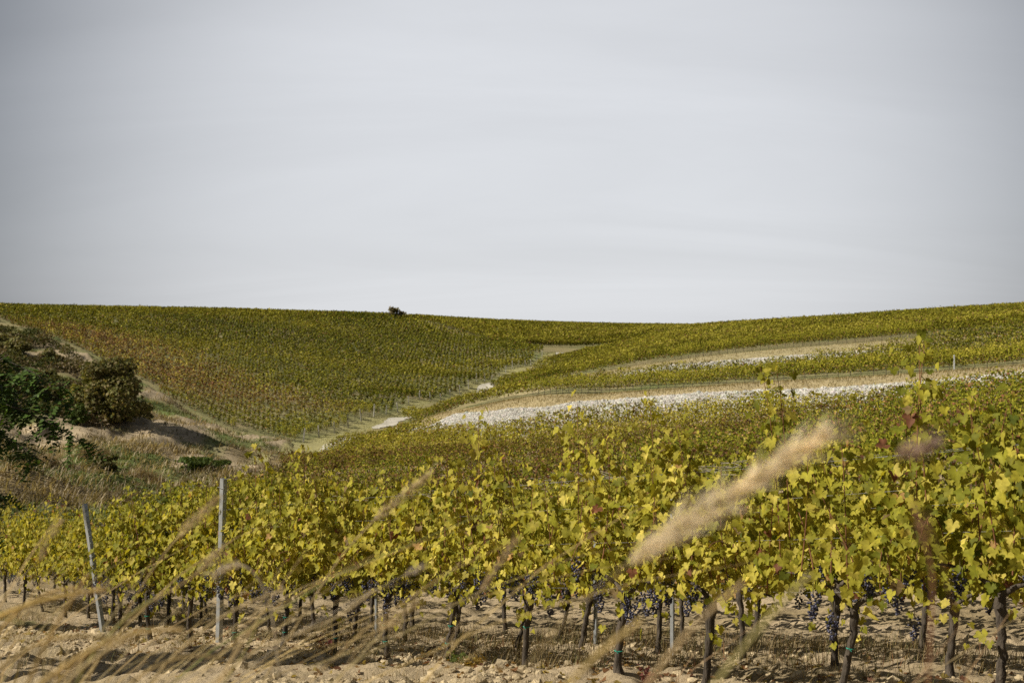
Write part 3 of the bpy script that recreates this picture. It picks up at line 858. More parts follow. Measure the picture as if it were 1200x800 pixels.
def mid_vine_mesh(seed, yellow, red, n=330, size=.095, top=1.75):
    r = np.random.default_rng(seed); mb = MB()
    k1 = r.normal(0, .06)
    tb = MB(); tb.tube(curve((0, 0, -.15), (k1, 0, .2), (k1, 0, .4), (0, 0, .75), 6), [.04, .03, .028, .028, .03, .02], 5, np.array([.08, .065, .05]), r=r)
    pos = np.column_stack([r.uniform(-.58, .58, n), r.normal(0, .15, n), .58 + (top - .58) * r.random(n) ** .85])
    pos[:, 2] += (pos[:, 2] > top - .3) * r.normal(0, .12, n)
    s = np.sign(pos[:, 1] + r.normal(0, .05, n))
    V, F, k = place_leaves(pos, np.column_stack([r.normal(0, .5, n), s, r.uniform(-.1, 1.1, n)]), np.column_stack([r.normal(0, .5, n), s * .2, -np.ones(n)]), r.uniform(.7, 1.25, n) * size, False, r)
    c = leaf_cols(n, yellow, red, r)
    lowm = r.random(n) < 1.1 * np.clip(1.35 - pos[:, 2], 0, .8); c[lowm] = leaf_cols(lowm.sum(), .12, .9, r) * .7  # low leaves reddened and darkened, painting shade on the row face
    mb.add(V, F, np.repeat(c, k, axis=0), 0)
    return mb.mesh('foliage', M_FAR), tb.mesh('trunk', M_BARK, smooth=True)
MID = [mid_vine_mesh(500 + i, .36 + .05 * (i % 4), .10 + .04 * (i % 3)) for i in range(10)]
MID_RED_SHADE = [mid_vine_mesh(540 + i, .22 + .05 * (i % 3), .55) for i in range(6)]  # redder, darker set that paints the shaded front of the middle plot
BACKV = [vine_data(400 + i, 1.87, .52 + .05 * (i % 3), .06, 1.25, half=.55, tall=i % 3) for i in range(5)]

GL = {1: ('distant grapevine in the middle plot below the white stone bank', 'grapevines of the middle plot'),
      2: ('grapevine in the narrow strip of rows above the white stone bank', 'grapevines of the narrow strip'),
      3: ('small grapevine on the upper right slope above the narrow rubble strip', 'grapevines of the upper right slope'),
      4: ('small grapevine at the edge of the big left slope', 'grapevines of the left slope edge'),
      5: ('tiny grapevine in the far field under the skyline', 'grapevines of the far field')}
for i in np.nonzero(pick)[0]:
    x, y, a, code, k = PTS[i]
    if code == 1 and k <= 2 and DIST[i] < 40:
        D = BACKV[int(rng.integers(0, 5))] if k > 1 or rng.random() < .5 else VAR[int(rng.integers(2, 9))]
        if k == 1 and PX[i] < 105:
            lab, g = 'grapevine of the second row whose trunk shows beyond the leaning end post', 'second row grapevines past the front row end'
        elif k == 1:
            lab, g = 'grapevine of the second row standing behind the front row', 'grapevines of the second row'
        else:
            lab, g = 'grapevine of the third row, almost hidden by the rows before it', 'grapevines of the third row'
        put_vine(D, (x, y, PZ[i] - .02), ROW_ANG, lab, g, full=False, flip=bool(rng.random() < .5), sc=rng.uniform(.95, 1.04))
    else:
        lab, g = GL[int(code)]
        o = empty('grapevine', (x, y, PZ[i] - .02), lab, 'grapevine', g, a + (PI if rng.random() < .5 else 0))
        s = rng.uniform(.9, 1.06); o.scale = (1, 1, s)
        fm, tm_ = MID_RED_SHADE[int(rng.integers(0, 6))] if (code == 1 and 14 <= k < 25) else MID[int(rng.integers(0, 10))]
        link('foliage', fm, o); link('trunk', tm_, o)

def far_vines(idx):
    """all remaining vines as one mass of leaf clusters"""
    VV, FF, CC = [], [], []; off = 0
    d = DIST[idx]
    for lo, hi_, n, s in ((0, 45, 160, .14), (45, 80, 210, .115), (80, 120, 130, .15), (120, 170, 84, .20), (170, 230, 56, .26), (230, 300, 38, .33), (300, 900, 26, .42)):
        ii = idx[(d >= lo) & (d < hi_)]; m = len(ii)
        if not m: continue
        ang = PTS[ii, 2]; x, y, zz = PTS[ii, 0], PTS[ii, 1], PZ[ii]; code = PTS[ii, 3]
        top = 1.74 * rng.uniform(.90, 1.06, m)
        lx = np.where((code == 4)[:, None], rng.normal(0, .25, (m, n)), rng.uniform(-.6, .6, (m, n))); ly = rng.normal(0, .125, (m, n)); hz = .50 + (top[:, None] - .50) * rng.random((m, n)) ** .8
        hz += (rng.random((m, n)) < .05) * rng.uniform(0, .3, (m, n))
        c, s_ = np.cos(ang)[:, None], np.sin(ang)[:, None]
        p_ = np.stack([x[:, None] + lx * c - ly * s_, y[:, None] + lx * s_ + ly * c, zz[:, None] + hz], -1).reshape(-1, 3)
        N = m * n
        nn = rng.standard_normal((N, 3)) * .6
        sg = np.sign(ly).reshape(-1)
        nn[:, 0] += (-s_ * np.ones((m, n))).reshape(-1) * sg * .6; nn[:, 1] += (c * np.ones((m, n))).reshape(-1) * sg * .6; nn[:, 2] += .5
        nn /= np.linalg.norm(nn, axis=1)[:, None]
        a = np.cross(nn, rng.standard_normal((N, 3))); a /= np.linalg.norm(a, axis=1)[:, None]; b = np.cross(nn, a)
        sz = s * rng.uniform(.6, 1.3, N)[:, None]
        V = np.stack([p_ + a * sz * .62, p_ + b * sz * .55 - a * sz * .25, p_ - b * sz * .55 - a * sz * .25], 1).reshape(-1, 3)
        F = np.arange(3 * N).reshape(-1, 3) + off; off += 3 * N
        # colour of each plot and patch, with shaded row faces painted in
        ye = np.where(code == 4, .31, np.where(code == 3, .40, np.where(code == 1, .42, .36)))
        re = np.where(code == 4, .05, np.where(code == 1, .10, .06)); mid_front_shade = (code == 1) & (PTS[ii, 4] >= 14) & (PTS[ii, 4] < 25)
        re = re + .30 * mid_front_shade  # front rows of the middle plot: reddish leaves plus painted face shade
        patch = fbm(x, y, 22, 91, 3)
        ye = ye + (patch - .5) * .55 - .14 * mid_front_shade
        dl = seg_dist(x, y, [tuple(q) for q in LD])
        rust = (code == 4) * np.clip(1 - np.abs(dl - 9) / 16, 0, 1) * smooth01(150, 168, y) * (1 - smooth01(215, 240, y))
        rust = rust * (0.75 + 1.0 * fbm(x, y, 7, 95, 2))
        re = re + .62 * rust; ye = ye + .45 * rust
        ye = np.repeat(ye, n); re = np.repeat(re, n); hh = ((hz - .5) / 1.3).reshape(-1)
        t = np.clip(rng.normal(0, .16, N) + ye + (hh - .60) * .46, 0, 1) * 3  # yellower tops, darker low leaves: sunlit tops and shaded faces in colour
        i0 = np.minimum(t.astype(int), 2); f = (t - i0)[:, None]
        col = PAL[i0] * (1 - f) + PAL[i0 + 1] * f
        u = rng.random(N); rm = u < re + .45 * np.clip(.5 - hh, 0, 1)
        col[rm] = PAL[rng.integers(4, 7, rm.sum())]
        col *= np.repeat(np.where(mid_front_shade, .72, np.where(code == 1, .88, .80)), n)[:, None] * rng.uniform(.6, 1.25, (N, 1)) * np.repeat(rng.uniform(.68, 1.25, m), n)[:, None]  # middle plot front rows darkened further as shade
        VV.append(V); FF.append(F); CC.append(col)
    me = make_mesh('distant_grapevines', np.concatenate(VV), np.concatenate(FF), M_FAR, col=np.concatenate(CC))
    return setp(link('distant_grapevines', me), 'rows of green and rust grapevines covering the hillsides beyond', 'grapevines', kind='stuff')
far_vines(np.nonzero(~pick & ~((PTS[:, 3] == 1) & (PTS[:, 4] <= 0)))[0])
print('vines', len(PTS), 'individual', pick.sum())

# ------------------------------------------------------------------ trellis posts and wires
def post_mesh(h, w=.055, dp=.035, th=.006, mb=None):
    """open C section of rolled steel with hook notches along both edges"""
    mb = mb or MB()
    prof = [(-w / 2, 0), (w / 2, 0), (w / 2, dp), (w / 2 - .014, dp), (w / 2 - .014, dp - th), (w / 2 - th, dp - th), (w / 2 - th, th), (-w / 2 + th, th), (-w / 2 + th, dp - th), (-w / 2 + .014, dp - th), (-w / 2 + .014, dp), (-w / 2, dp)]
    n = len(prof); V = [(x, y, z) for z in (-.4, h) for x, y in prof]
    mb.add(V, [(i, (i + 1) % n, n + (i + 1) % n, n + i) for i in range(n)])
    for zz in (0, n): 
        for q4 in ((0, 1, 6, 7), (1, 2, 5, 6), (2, 3, 4, 5), (0, 7, 8, 11), (8, 9, 10, 11)): mb.add([V[zz + i] for i in q4], [(0, 1, 2, 3)] if zz else [(3, 2, 1, 0)])
    for k, zz in enumerate(np.arange(.45, h - .03, .10)):
        for s in (-1, 1): mb.box((s * w / 2 - .004 + s * .005, .008, zz), (s * w / 2 + .004 + s * .005, .024, zz + .022))
    return mb

def wire_hook_mesh(w=.055):
    mb = MB(); mb.tube([(-w / 2 - .01, .01, 0), (-w / 2 - .022, -.006, .012), (0, -.014, .016), (w / 2 + .022, -.006, .012), (w / 2 + .01, .01, 0)], .003, 5)
    return mb.mesh('wire_clip', M_WIRE)
CLIP = wire_hook_mesh()

def put_post(base, h, label, group=None, rotz=ROW_ANG, tilt=(0, 0), clips=True, name='trellis_post'):
    me = post_mesh(h).mesh(name, M_STEEL if clips else M_PALE)
    o = link(name, me, None, tuple(base)); o.rotation_euler = (tilt[0], tilt[1], rotz)
    setp(o, label, 'post', group)
    if clips:
        for zz in (.75, 1.15, h - .12): link('wire_clip', CLIP, o, (0, 0, zz))
    return o
def row_pt(px, k=0):
    kx = (px - 600) / F_PX; o = R0 + RN * 2.0 * k
    t = (o[0] - o[1] * kx) / (-RU[0] + RU[1] * kx); q = o + RU * t
    return np.array([q[0], q[1], height(q[0], q[1])[0]]), t
b, tt = row_pt(268); b[:2] -= RN * .16
o = put_post(b, 2.03, 'upright galvanised steel post in the front vine row', tilt=(-.0, .055)); o.scale = (1.45, 1.45, 1)
POST_TOPZ = b[2] + 1.8
b, tt_end = row_pt(131); b[:2] -= RN * .14
o = put_post(b, 1.95, 'dark steel end post leaning left at the end of the front row', tilt=(-.02, -.38)); o.scale = (1.45, 1.45, 1)
for px, lab in ((440, 'steel post rising from the second row beside the slanting dry grass head'), (697, 'pale steel post standing out of the second row above mid frame'), (787, 'short pale post top behind the leaves, right of the mid frame post')):
    b, _ = row_pt(px, 1)
    o = put_post(b, 1.98, lab, None); o.scale = (.7, .7, 1)
# row ends along the lane
ED_l = np.array([np.append(q, 0) for q in ED])
row_idx = 0
s_ed = np.concatenate([[0], np.cumsum(np.linalg.norm(np.diff(np.array(ED), axis=0), axis=1))])
for s in np.arange(1.5, s_ed[-1] - 4, 4.9):
    x = np.interp(s, s_ed, np.array(ED)[:, 0]) + .5; y = np.interp(s, s_ed, np.array(ED)[:, 1]) - .1
    s2 = rng.uniform(1.45, 1.85)
    o = put_post((x, y, height(x, y)[0]), s2, 'weathered row end post standing along the grass lane below the left slope', 'row end posts along the grass lane', rotz=rng.uniform(0, 3), tilt=(rng.normal(0, .05), rng.normal(0, .05)), clips=False, name='end_post')
    o.scale = (2.3, 2.3, 1)
for px, lab in ((1118, 'grey steel post at the foot of the narrow vine strip, far right'),):
    d = np.interp(px, [a[0] for a in EDGE_B], [a[2] for a in EDGE_B]) - .5
    g = ground_pt(px, d); o = put_post(g, 1.3, lab, None); o.scale = (1.8, 1.8, 1)

def wire(k, hgt, t0, t1, label, rad=.0016):
    ts = np.arange(t0, t1, .6); q = R0 + RU * ts[:, None] + RN * 2.0 * k
    zz = base_height(q[:, 0], q[:, 1]) + hgt - .02 * np.abs(np.sin(ts * .9))
    mb = MB(); mb.tube(np.column_stack([q[:, 0] - .0 * ts, q[:, 1], zz]), rad, 5, (.4, .4, .4))
    setp(link('trellis_wire', mb.mesh('trellis_wire', M_WIRE, smooth=True)), label, 'wire')
for k, nm, te in ((0, 'front', tt_end - .2), (1, 'second', 22)):
    for hgt, pos in ((.74, 'lowest'), (1.12, 'lower middle'), (1.42, 'upper middle'), (1.66 if k == 0 else 1.86, 'topmost')):
        wire(k, hgt, -4.0, te, '%s thin trellis wire strung along the %s vine row' % (pos, nm), .0012)
# dried tendrils and prunings caught on the top wire of the second row
def tangle():
    mb = MB(); r = np.random.default_rng(61)
    for px0, px1, n in ((630, 720, 36), (800, 1000, 55), (490, 560, 8), (390, 430, 6)):
        for _ in range(n):
            px = r.uniform(px0, px1); b, t = row_pt(px, 1)
            p0 = b + np.array([0, 0, 1.86 + r.normal(0, .012)]); dv = np.append(RU * r.uniform(.08, .3) * r.choice([-1, 1]), r.normal(0, .02))
            mid = p0 + dv * .5 + np.array([r.normal(0, .015), r.normal(0, .015), r.normal(0, .02)])
            mb.tube([p0, mid, p0 + dv], r.uniform(.0015, .004), 4, np.array([.26, .225, .18]) * r.uniform(.6, 1.2), r=r)
    return setp(link('dried_tendrils', mb.mesh('dried_tendrils', M_CANE)), 'grey dried tendrils caught on the top wire of the second row', 'tendrils', kind='stuff')
tangle()

# ------------------------------------------------------------------ soil clods, fallen leaves, low weeds under the near rows
n = 9000
t = rng.uniform(-3, 15, n); p_ = np.concatenate([rng.normal(-.9, .7, n // 2), rng.uniform(-2.6, 3.4, n - n // 2)])
q = R0 + RU * t[:, None] + RN * p_[:, None]
m = (fbm(q[:, 0], q[:, 1], .9, 55, 2) > .42); q = q[m]
rocks('soil_clods', np.column_stack([q, height(q[:, 0], q[:, 1]) + .004]), rng.gamma(1.6, .011, len(q)) + .006,
      lambda k: np.array([.42, .335, .21]) * rng.uniform(.7, 1.15, (k, 1)), M_CLOD, 'crumbled pale clods of soil under the front vine row', 'soil clods', flat=.8)

def blades(name, pos, length, width, cols, lean, label, cat, mat=M_GRASS, seg=4, curl=.6, spread=.5, kind='stuff', tip=None):
    """grass blades: tapered strips that bend over; lean = common drift direction"""
    n = len(pos)
    a = rng.uniform(0, 2 * PI, n)
    dirv = np.stack([np.cos(a), np.sin(a)], 1) * spread + np.asarray(lean)[None] + rng.normal(0, .12, (n, 2))
    side = np.stack([-dirv[:, 1], dirv[:, 0]], 1); side /= np.linalg.norm(side, axis=1)[:, None] + 1e-6
    ts = np.linspace(0, 1, seg + 1); bend = np.clip(np.abs(rng.normal(curl, .3, n)), 0, 1.5)
    if tip is not None: length = tip / (1 - .38 * bend)
    V = np.empty((n, seg + 1, 2, 3))
    for i, tq in enumerate(ts):
        hor = (tq * .35 + bend * tq ** 2 * .65)[:, None] * dirv * length[:, None]
        ver = length * (tq * (1 - .38 * bend * tq))
        c = np.column_stack([pos[:, :2] + hor, pos[:, 2] + ver])
        w = (width * (1 - tq) ** .4 * .5 + .0004)[:, None]
        V[:, i, 0] = c; V[:, i, 1] = c
        V[:, i, 0, :2] -= side * w; V[:, i, 1, :2] += side * w
    k = (seg + 1) * 2; base = np.arange(n)[:, None] * k
    F = np.concatenate([np.stack([base[:, 0] + 2 * i, base[:, 0] + 2 * i + 1, base[:, 0] + 2 * i + 3, base[:, 0] + 2 * i + 2], 1) for i in range(seg)])
    me = make_mesh(name, V.reshape(-1, 3), F, mat, col=np.tile(cols, (seg, 1)), smooth=True)
    return setp(link(name, me), label, cat, kind=kind)

n = 26000
t = rng.uniform(-4, 20, n); p_ = rng.uniform(.05, 4.4, n)
q = R0 + RU * t[:, None] + RN * p_[:, None]
dens = smooth01(.40, .62, fbm(q[:, 0], q[:, 1], 1.3, 57, 3)) * np.where(np.abs(((p_ / 2) + .5) % 1 - .5) < .5, 1, 1)
m = rng.random(n) < dens; q = q[m]
cc = np.array([(.25, .185, .085), (.17, .13, .065), (.13, .125, .045), (.20, .10, .05)])[rng.choice(4, len(q), p=[.45, .3, .18, .07])] * rng.uniform(.7, 1.2, (len(q), 1))
blades('dry_undergrowth', np.column_stack([q, height(q[:, 0], q[:, 1]) - .01]), rng.gamma(4, .035, len(q)) + .03, rng.uniform(.003, .007, len(q)), cc, (.05, 0), 'dry brown grass and weeds between the near vine rows', 'grass', seg=3, spread=.6)
n = 16000
t = rng.uniform(-4, 15, n); p_ = rng.uniform(-3.2, .1, n)
q = R0 + RU * t[:, None] + RN * p_[:, None]
m = rng.random(n) < smooth01(.50, .68, fbm(q[:, 0], q[:, 1], .9, 58, 2)); q = q[m]
cc = np.array([(.30, .22, .11), (.20, .16, .08), (.12, .13, .045)])[rng.choice(3, len(q), p=[.55, .3, .15])] * rng.uniform(.7, 1.2, (len(q), 1))
blades('dry_weeds', np.column_stack([q, height(q[:, 0], q[:, 1]) - .01]), rng.gamma(3, .03, len(q)) + .02, rng.uniform(.002, .005, len(q)), cc, (.05, 0), 'thin dry weeds on the pale soil before the front row', 'weeds', seg=3, spread=.7)

n = 2600
t = rng.uniform(-3, 16, n); p_ = rng.normal(.2, 1.2, n)
q = R0 + RU * t[:, None] + RN * p_[:, None]
z = height(q[:, 0], q[:, 1]) + .012
nn = rng.normal(0, .35, (n, 3)); nn[:, 2] = 1
V, F, k = place_leaves(np.column_stack([q, z]), nn, rng.standard_normal((n, 3)), rng.uniform(.03, .07, n), True)
c = np.array([(.20, .10, .045), (.28, .17, .06), (.15, .075, .045), (.33, .25, .07)])[rng.integers(0, 4, n)] * rng.uniform(.6, 1.1, (n, 1))
setp(link('fallen_leaves', make_mesh('fallen_leaves', V, F, M_LEAF, col=np.repeat(c, k, axis=0), smooth=True)), 'fallen brown vine leaves scattered on the soil', 'leaves', kind='stuff')

def weed(px, k, col, n, h, label, w=.12):
    b, t = row_pt(px, 0); b[:2] += RN * k; b[2] = height(b[0], b[1])[0]
    r = np.random.default_rng(int(px))
    mb = MB(); LP = []
    for _ in range(14):
        a = r.uniform(0, 2 * PI); e = np.array([math.cos(a) * w * r.uniform(.3, 1), math.sin(a) * w * r.uniform(.3, 1), h * r.uniform(.4, 1)])
        mb.tube([(0, 0, -.02), e * (.4, .4, .6), e], [.003, .002, .001], 4, np.array(col) * .7)
        LP += [e * u + r.normal(0, .015, 3) for u in np.linspace(.3, 1, n // 14)]
    LP = np.array(LP); N = r.standard_normal((len(LP), 3)); N[:, 2] += 1
    V, F, kk = place_leaves(LP, N, r.standard_normal((len(LP), 3)), r.uniform(.02, .045, len(LP)), False, r)
    mb.add(V, F, np.repeat(np.array(col) * r.uniform(.6, 1.3, (len(LP), 1)), kk, axis=0))
    o = link('weed', mb.mesh('weed', M_LEAF), None, tuple(b))
    setp(o, label, 'weed')
weed(394, -.16, (.17, .045, .04), 90, .20, 'small red leaved weed at the foot of a front row vine')
weed(548, -.12, (.10, .12, .03), 110, .17, 'small dark green weed on the soil before the front row')
weed(580, -.26, (.24, .16, .04), 100, .11, 'low ochre weed beside the small dark green weed', .15)
weed(765, -.06, (.16, .06, .05), 100, .16, 'reddish weed low on the soil under the hanging grapes')

# ------------------------------------------------------------------ shrubs and trees on the left slope
def shrub(name, base, w, h, n, leaf, pal, label, cat='bush', group=None, seed=0, lobes=9, trunk=True, low=.12, spread=1.0):
    r = np.random.default_rng(seed)
    root = empty(name, tuple(base), label, cat, group)
    C = []
    for i in range(lobes):
        a = r.uniform(0, 2 * PI); u = r.random(); f = r.uniform(.35, .92)
        zc_ = h * (low + (.92 - low) * u); rad = w * .5 * (1 - .45 * abs(u - .4) / .6)
        C.append((math.cos(a) * rad * f, math.sin(a) * rad * f, zc_ * .92, w * r.uniform(.14, .27) * spread, h * r.uniform(.10, .2) * spread))
    C = np.array(C)
    per = r.integers(0, lobes, n)
    d = r.standard_normal((n, 3)); d /= np.linalg.norm(d, axis=1)[:, None]
    rr = np.clip(r.normal(.82, .22, n), .1, 1.35)[:, None]
    pos = C[per][:, :3] + d * rr * np.column_stack([C[per][:, 3], C[per][:, 3], C[per][:, 4]])
    pos[:, 2] = np.maximum(pos[:, 2], -.05 + .2 * r.random(n))
    nn = d * .7 + r.standard_normal((n, 3)) * .5; nn[:, 2] += .35
    V, F, k = place_leaves(pos, nn, r.standard_normal((n, 3)) - np.array([0, 0, .5]), r.uniform(.6, 1.3, n) * leaf, False, r)
    pal = np.array(pal); lobe_b = r.uniform(.75, 1.25, lobes)
    c = pal[r.integers(0, len(pal), n)] * r.uniform(.7, 1.25, (n, 1)) * lobe_b[per][:, None]
    link('crown', make_mesh('crown', V, F, M_BUSH, col=np.repeat(c, k, axis=0)), root)
    if trunk:
        mb = MB()
        for i in range(lobes):
            e = C[i][:3]; s0 = np.array([r.normal(0, .05 * w), r.normal(0, .05 * w), -.3])
            mb.tube(curve(s0, s0 + (0, 0, h * .2), e * (.6, .6, .6), e, 7), np.linspace(.022 * h, .006 * h, 7), 5, (.09, .075, .055), .1, r=r)
        link('trunk', mb.mesh('trunk', M_BARK, smooth=True), root)
    return root
DK = [(.16, .152, .05), (.19, .17, .065), (.21, .17, .08), (.13, .14, .045)]
OL = [(.085, .09, .03), (.11, .10, .04), (.13, .105, .05), (.07, .08, .025)]
GR = [(.06, .09, .02), (.09, .12, .03), (.075, .10, .025)]
YL = [(.26, .22, .04), (.20, .19, .035), (.14, .15, .03)]
BR = [(.20, .15, .09), (.16, .12, .075), (.24, .18, .11), (.11, .10, .045)]
def sh(px, d, wpx, hpx, n, leaf, pal, label, **kw):
    g = ground_pt(px, d); return shrub(kw.pop('name', 'bush'), g - np.array([0, 0, .1]), wpx / F_PX * d, hpx / F_PX * d, n, leaf, pal, label, seed=int(px * 7 + d), **kw)
sh(129, 116, 94, 80, 9500, .27, DK, 'large dark rounded tree beside the vineyard edge on the left slope', name='round_tree', cat='tree', lobes=26, low=.10, spread=.8)
sh(97, 124, 30, 54, 1500, .26, YL, 'yellow leaved bush just left of the large dark tree', lobes=8)
sh(92, 112, 26, 26, 900, .22, GR, 'small green bush under the left side of the large dark tree', lobes=6)
sh(12, 175, 42, 30, 1500, .34, DK, 'dark bush at the left edge below the skyline', lobes=8)
sh(24, 172, 30, 26, 1000, .32, DK, 'dark green bush beside the one at the left edge', lobes=7)
sh(52, 168, 24, 20, 1000, .30, DK, 'small round dark bush by the bare end of the vineyard path', lobes=7)
sh(10, 150, 50, 24, 1600, .32, OL, 'wide olive bush mid way up the left edge', lobes=8)
sh(58, 150, 46, 22, 1400, .32, OL, 'olive brown bush mid slope left of the yellow bush', lobes=8)
sh(70, 128, 40, 30, 1600, .28, OL, 'olive bush below the yellow bush', lobes=8)
sh(30, 128, 56, 30, 1800, .28, OL, 'broad olive bush low on the left edge', lobes=9)
sh(165, 122, 40, 30, 1500, .26, DK, 'low dark bush at the right foot of the large dark tree', lobes=8)
sh(236, 72, 62, 17, 2600, .16, GR, 'low green bramble patch on the grass above the front row', lobes=10)
sh(122, 68, 40, 22, 1800, .15, OL, 'olive bramble among the straw coloured tussocks', lobes=8)
sh(20, 58, 50, 26, 2000, .14, OL, 'grey green weeds in the hollow at the lower left edge', lobes=8)
sh(463, 336, 24, 16, 900, .5, [(.17, .15, .07), (.14, .12, .06), (.20, .16, .09)], 'lone brown bush on the skyline', name='lone_bush', lobes=9, low=.3)
for px, d, w_, h_, lab in ((300, 98, 24, 15, 'tan tussock of dead weeds by the grass lane'), (200, 92, 30, 16, 'pale dead weed tussock below the eroded bank'), (165, 62, 46, 26, 'big straw coloured tussock above the front vines'),
                           (45, 66, 40, 30, 'tall straw coloured tussock near the left edge'), (110, 75, 36, 18, 'brown dead weed clump left of the bramble'), (230, 100, 30, 14, 'flat brown weed clump under the vineyard corner'), (140, 92, 34, 16, 'brown dead weed clump below the large dark tree')):
    g = ground_pt(px, d); W = w_ / F_PX * d; H = h_ / F_PX * d; n = 900
    a = rng.uniform(0, 2 * PI, n); rr = np.sqrt(rng.random(n)) * W * .5
    x = g[0] + np.cos(a) * rr; y = g[1] + np.sin(a) * rr
    cc = np.array([(.36, .28, .17), (.27, .20, .12), (.20, .15, .085)])[rng.integers(0, 3, n)] * rng.uniform(.7, 1.2, (n, 1))
    o = blades('dead_tussock', np.column_stack([x, y, height(x, y) - .03]), H * rng.uniform(.5, 1.2, n), np.full(n, .03), cc, (.35, -.1), lab, 'dead weeds', seg=3, curl=1.0, spread=.7, kind='thing')

# dry and green grass over the wild ground
def wild_grass():
    pts = []
    for d0, d1, n in ((30, 60, 22000), (60, 95, 27000), (95, 160, 24000)):
        px = rng.uniform(-60, 350, n); d = np.sqrt(rng.uniform(d0 ** 2, d1 ** 2, n)); pts.append(np.column_stack([(px - 600) / F_PX * d, d]))
    q = np.concatenate(pts); q = q[in_poly(q[:, 0], q[:, 1], POLY_WILD)]
    q = q[rng.random(len(q)) > .72 * bare_earth(q[:, 0], q[:, 1])]
    z = height(q[:, 0], q[:, 1])
    g = smooth01(.42, .6, fbm(q[:, 0], q[:, 1], 8.0, 78, 3))
    isg = rng.random(len(q)) < g * .7
    straw = np.array([(.29, .235, .145), (.23, .18, .115), (.165, .13, .08), (.35, .29, .19)])[rng.integers(0, 4, len(q))]
    gr = np.array([(.10, .125, .035), (.14, .155, .05), (.08, .10, .03)])[rng.integers(0, 3, len(q))]
    pt_ = smooth01(.3, .7, fbm(q[:, 0], q[:, 1], 4.5, 79, 2))[:, None]
    straw = straw * (.62 + .75 * pt_) * (1 - pt_ * np.array([0, .0, .0]))
    cc = np.where(isg[:, None], gr, straw) * rng.uniform(.7, 1.2, (len(q), 1))
    L = np.where(isg, rng.uniform(.15, .45, len(q)), rng.uniform(.25, .9, len(q)))
    blades('wild_grass', np.column_stack([q, z - .03]), L, .024 + .0005 * q[:, 1], cc, (.35, -.2), 'tangled straw coloured and green grass on the left slope', 'grass', seg=3, curl=1.0, spread=.5)
wild_grass()
def scrub():
    r = np.random.default_rng(77); n = 60000
    px = r.uniform(-60, 125, n); d = r.uniform(112, 212, n)
    x = (px - 600) / F_PX * d; y = d
    lump = np.clip((fbm(x, y, 5.5, 201, 2) - .40) * 5, 0, 1) * (.4 + vnoise(x, y, 13, 203))
    far_e = seg_dist(x, y, [tuple(q) for q in LD])
    ok = in_poly(x, y, POLY_WILD) & (far_e > 3.0) & (r.random(n) < lump * 1.2)
    x, y, lump = x[ok], y[ok], lump[ok]; n = len(x)
    zz = height(x, y) + lump * 1.5 * r.random(n) ** .6
    nn = r.standard_normal((n, 3)) * .7; nn[:, 2] += .5
    V, F, k = place_leaves(np.column_stack([x, y, zz]), nn, r.standard_normal((n, 3)), r.uniform(.16, .38, n), False, r)
    which = (vnoise(x, y, 6, 207) * 6).astype(int) % 6
    pal = np.array([(.085, .085, .03), (.13, .105, .05), (.07, .08, .024), (.16, .125, .07), (.10, .10, .035), (.12, .12, .04)])
    c = pal[which] * r.uniform(.65, 1.3, (n, 1))
    setp(link('scrub_undergrowth', make_mesh('scrub_undergrowth', V, F, M_BUSH, col=np.repeat(c, k, axis=0))), 'low olive and brown scrub covering the upper left slope', 'scrub', kind='stuff')
scrub()
def bench_grass():
    q = np.concatenate([scatter_between(STONE_HI, EB[:len(EB) - 1], 15000), scatter_between(B_REAR[2:], EC[1:], 12000), scatter_between(TR[3:], [tuple(XY(345, 137))] + ED[1:], 7000)])
    cc = np.array([(.36, .29, .155), (.28, .225, .12), (.24, .20, .09)])[rng.integers(0, 3, len(q))] * rng.uniform(.75, 1.15, (len(q), 1))
    lane = in_poly(q[:, 0], q[:, 1], POLY_LANE); cc[lane] = np.array([.24, .225, .095]) * rng.uniform(.75, 1.15, (lane.sum(), 1))
    blades('terrace_grass', np.column_stack([q, height(q[:, 0], q[:, 1]) - .02]), rng.uniform(.1, .32, len(q)), np.full(len(q), .05), cc, (.1, -.05), 'short dry grass on the terraces and the lane', 'grass', seg=2, curl=.7)
bench_grass()

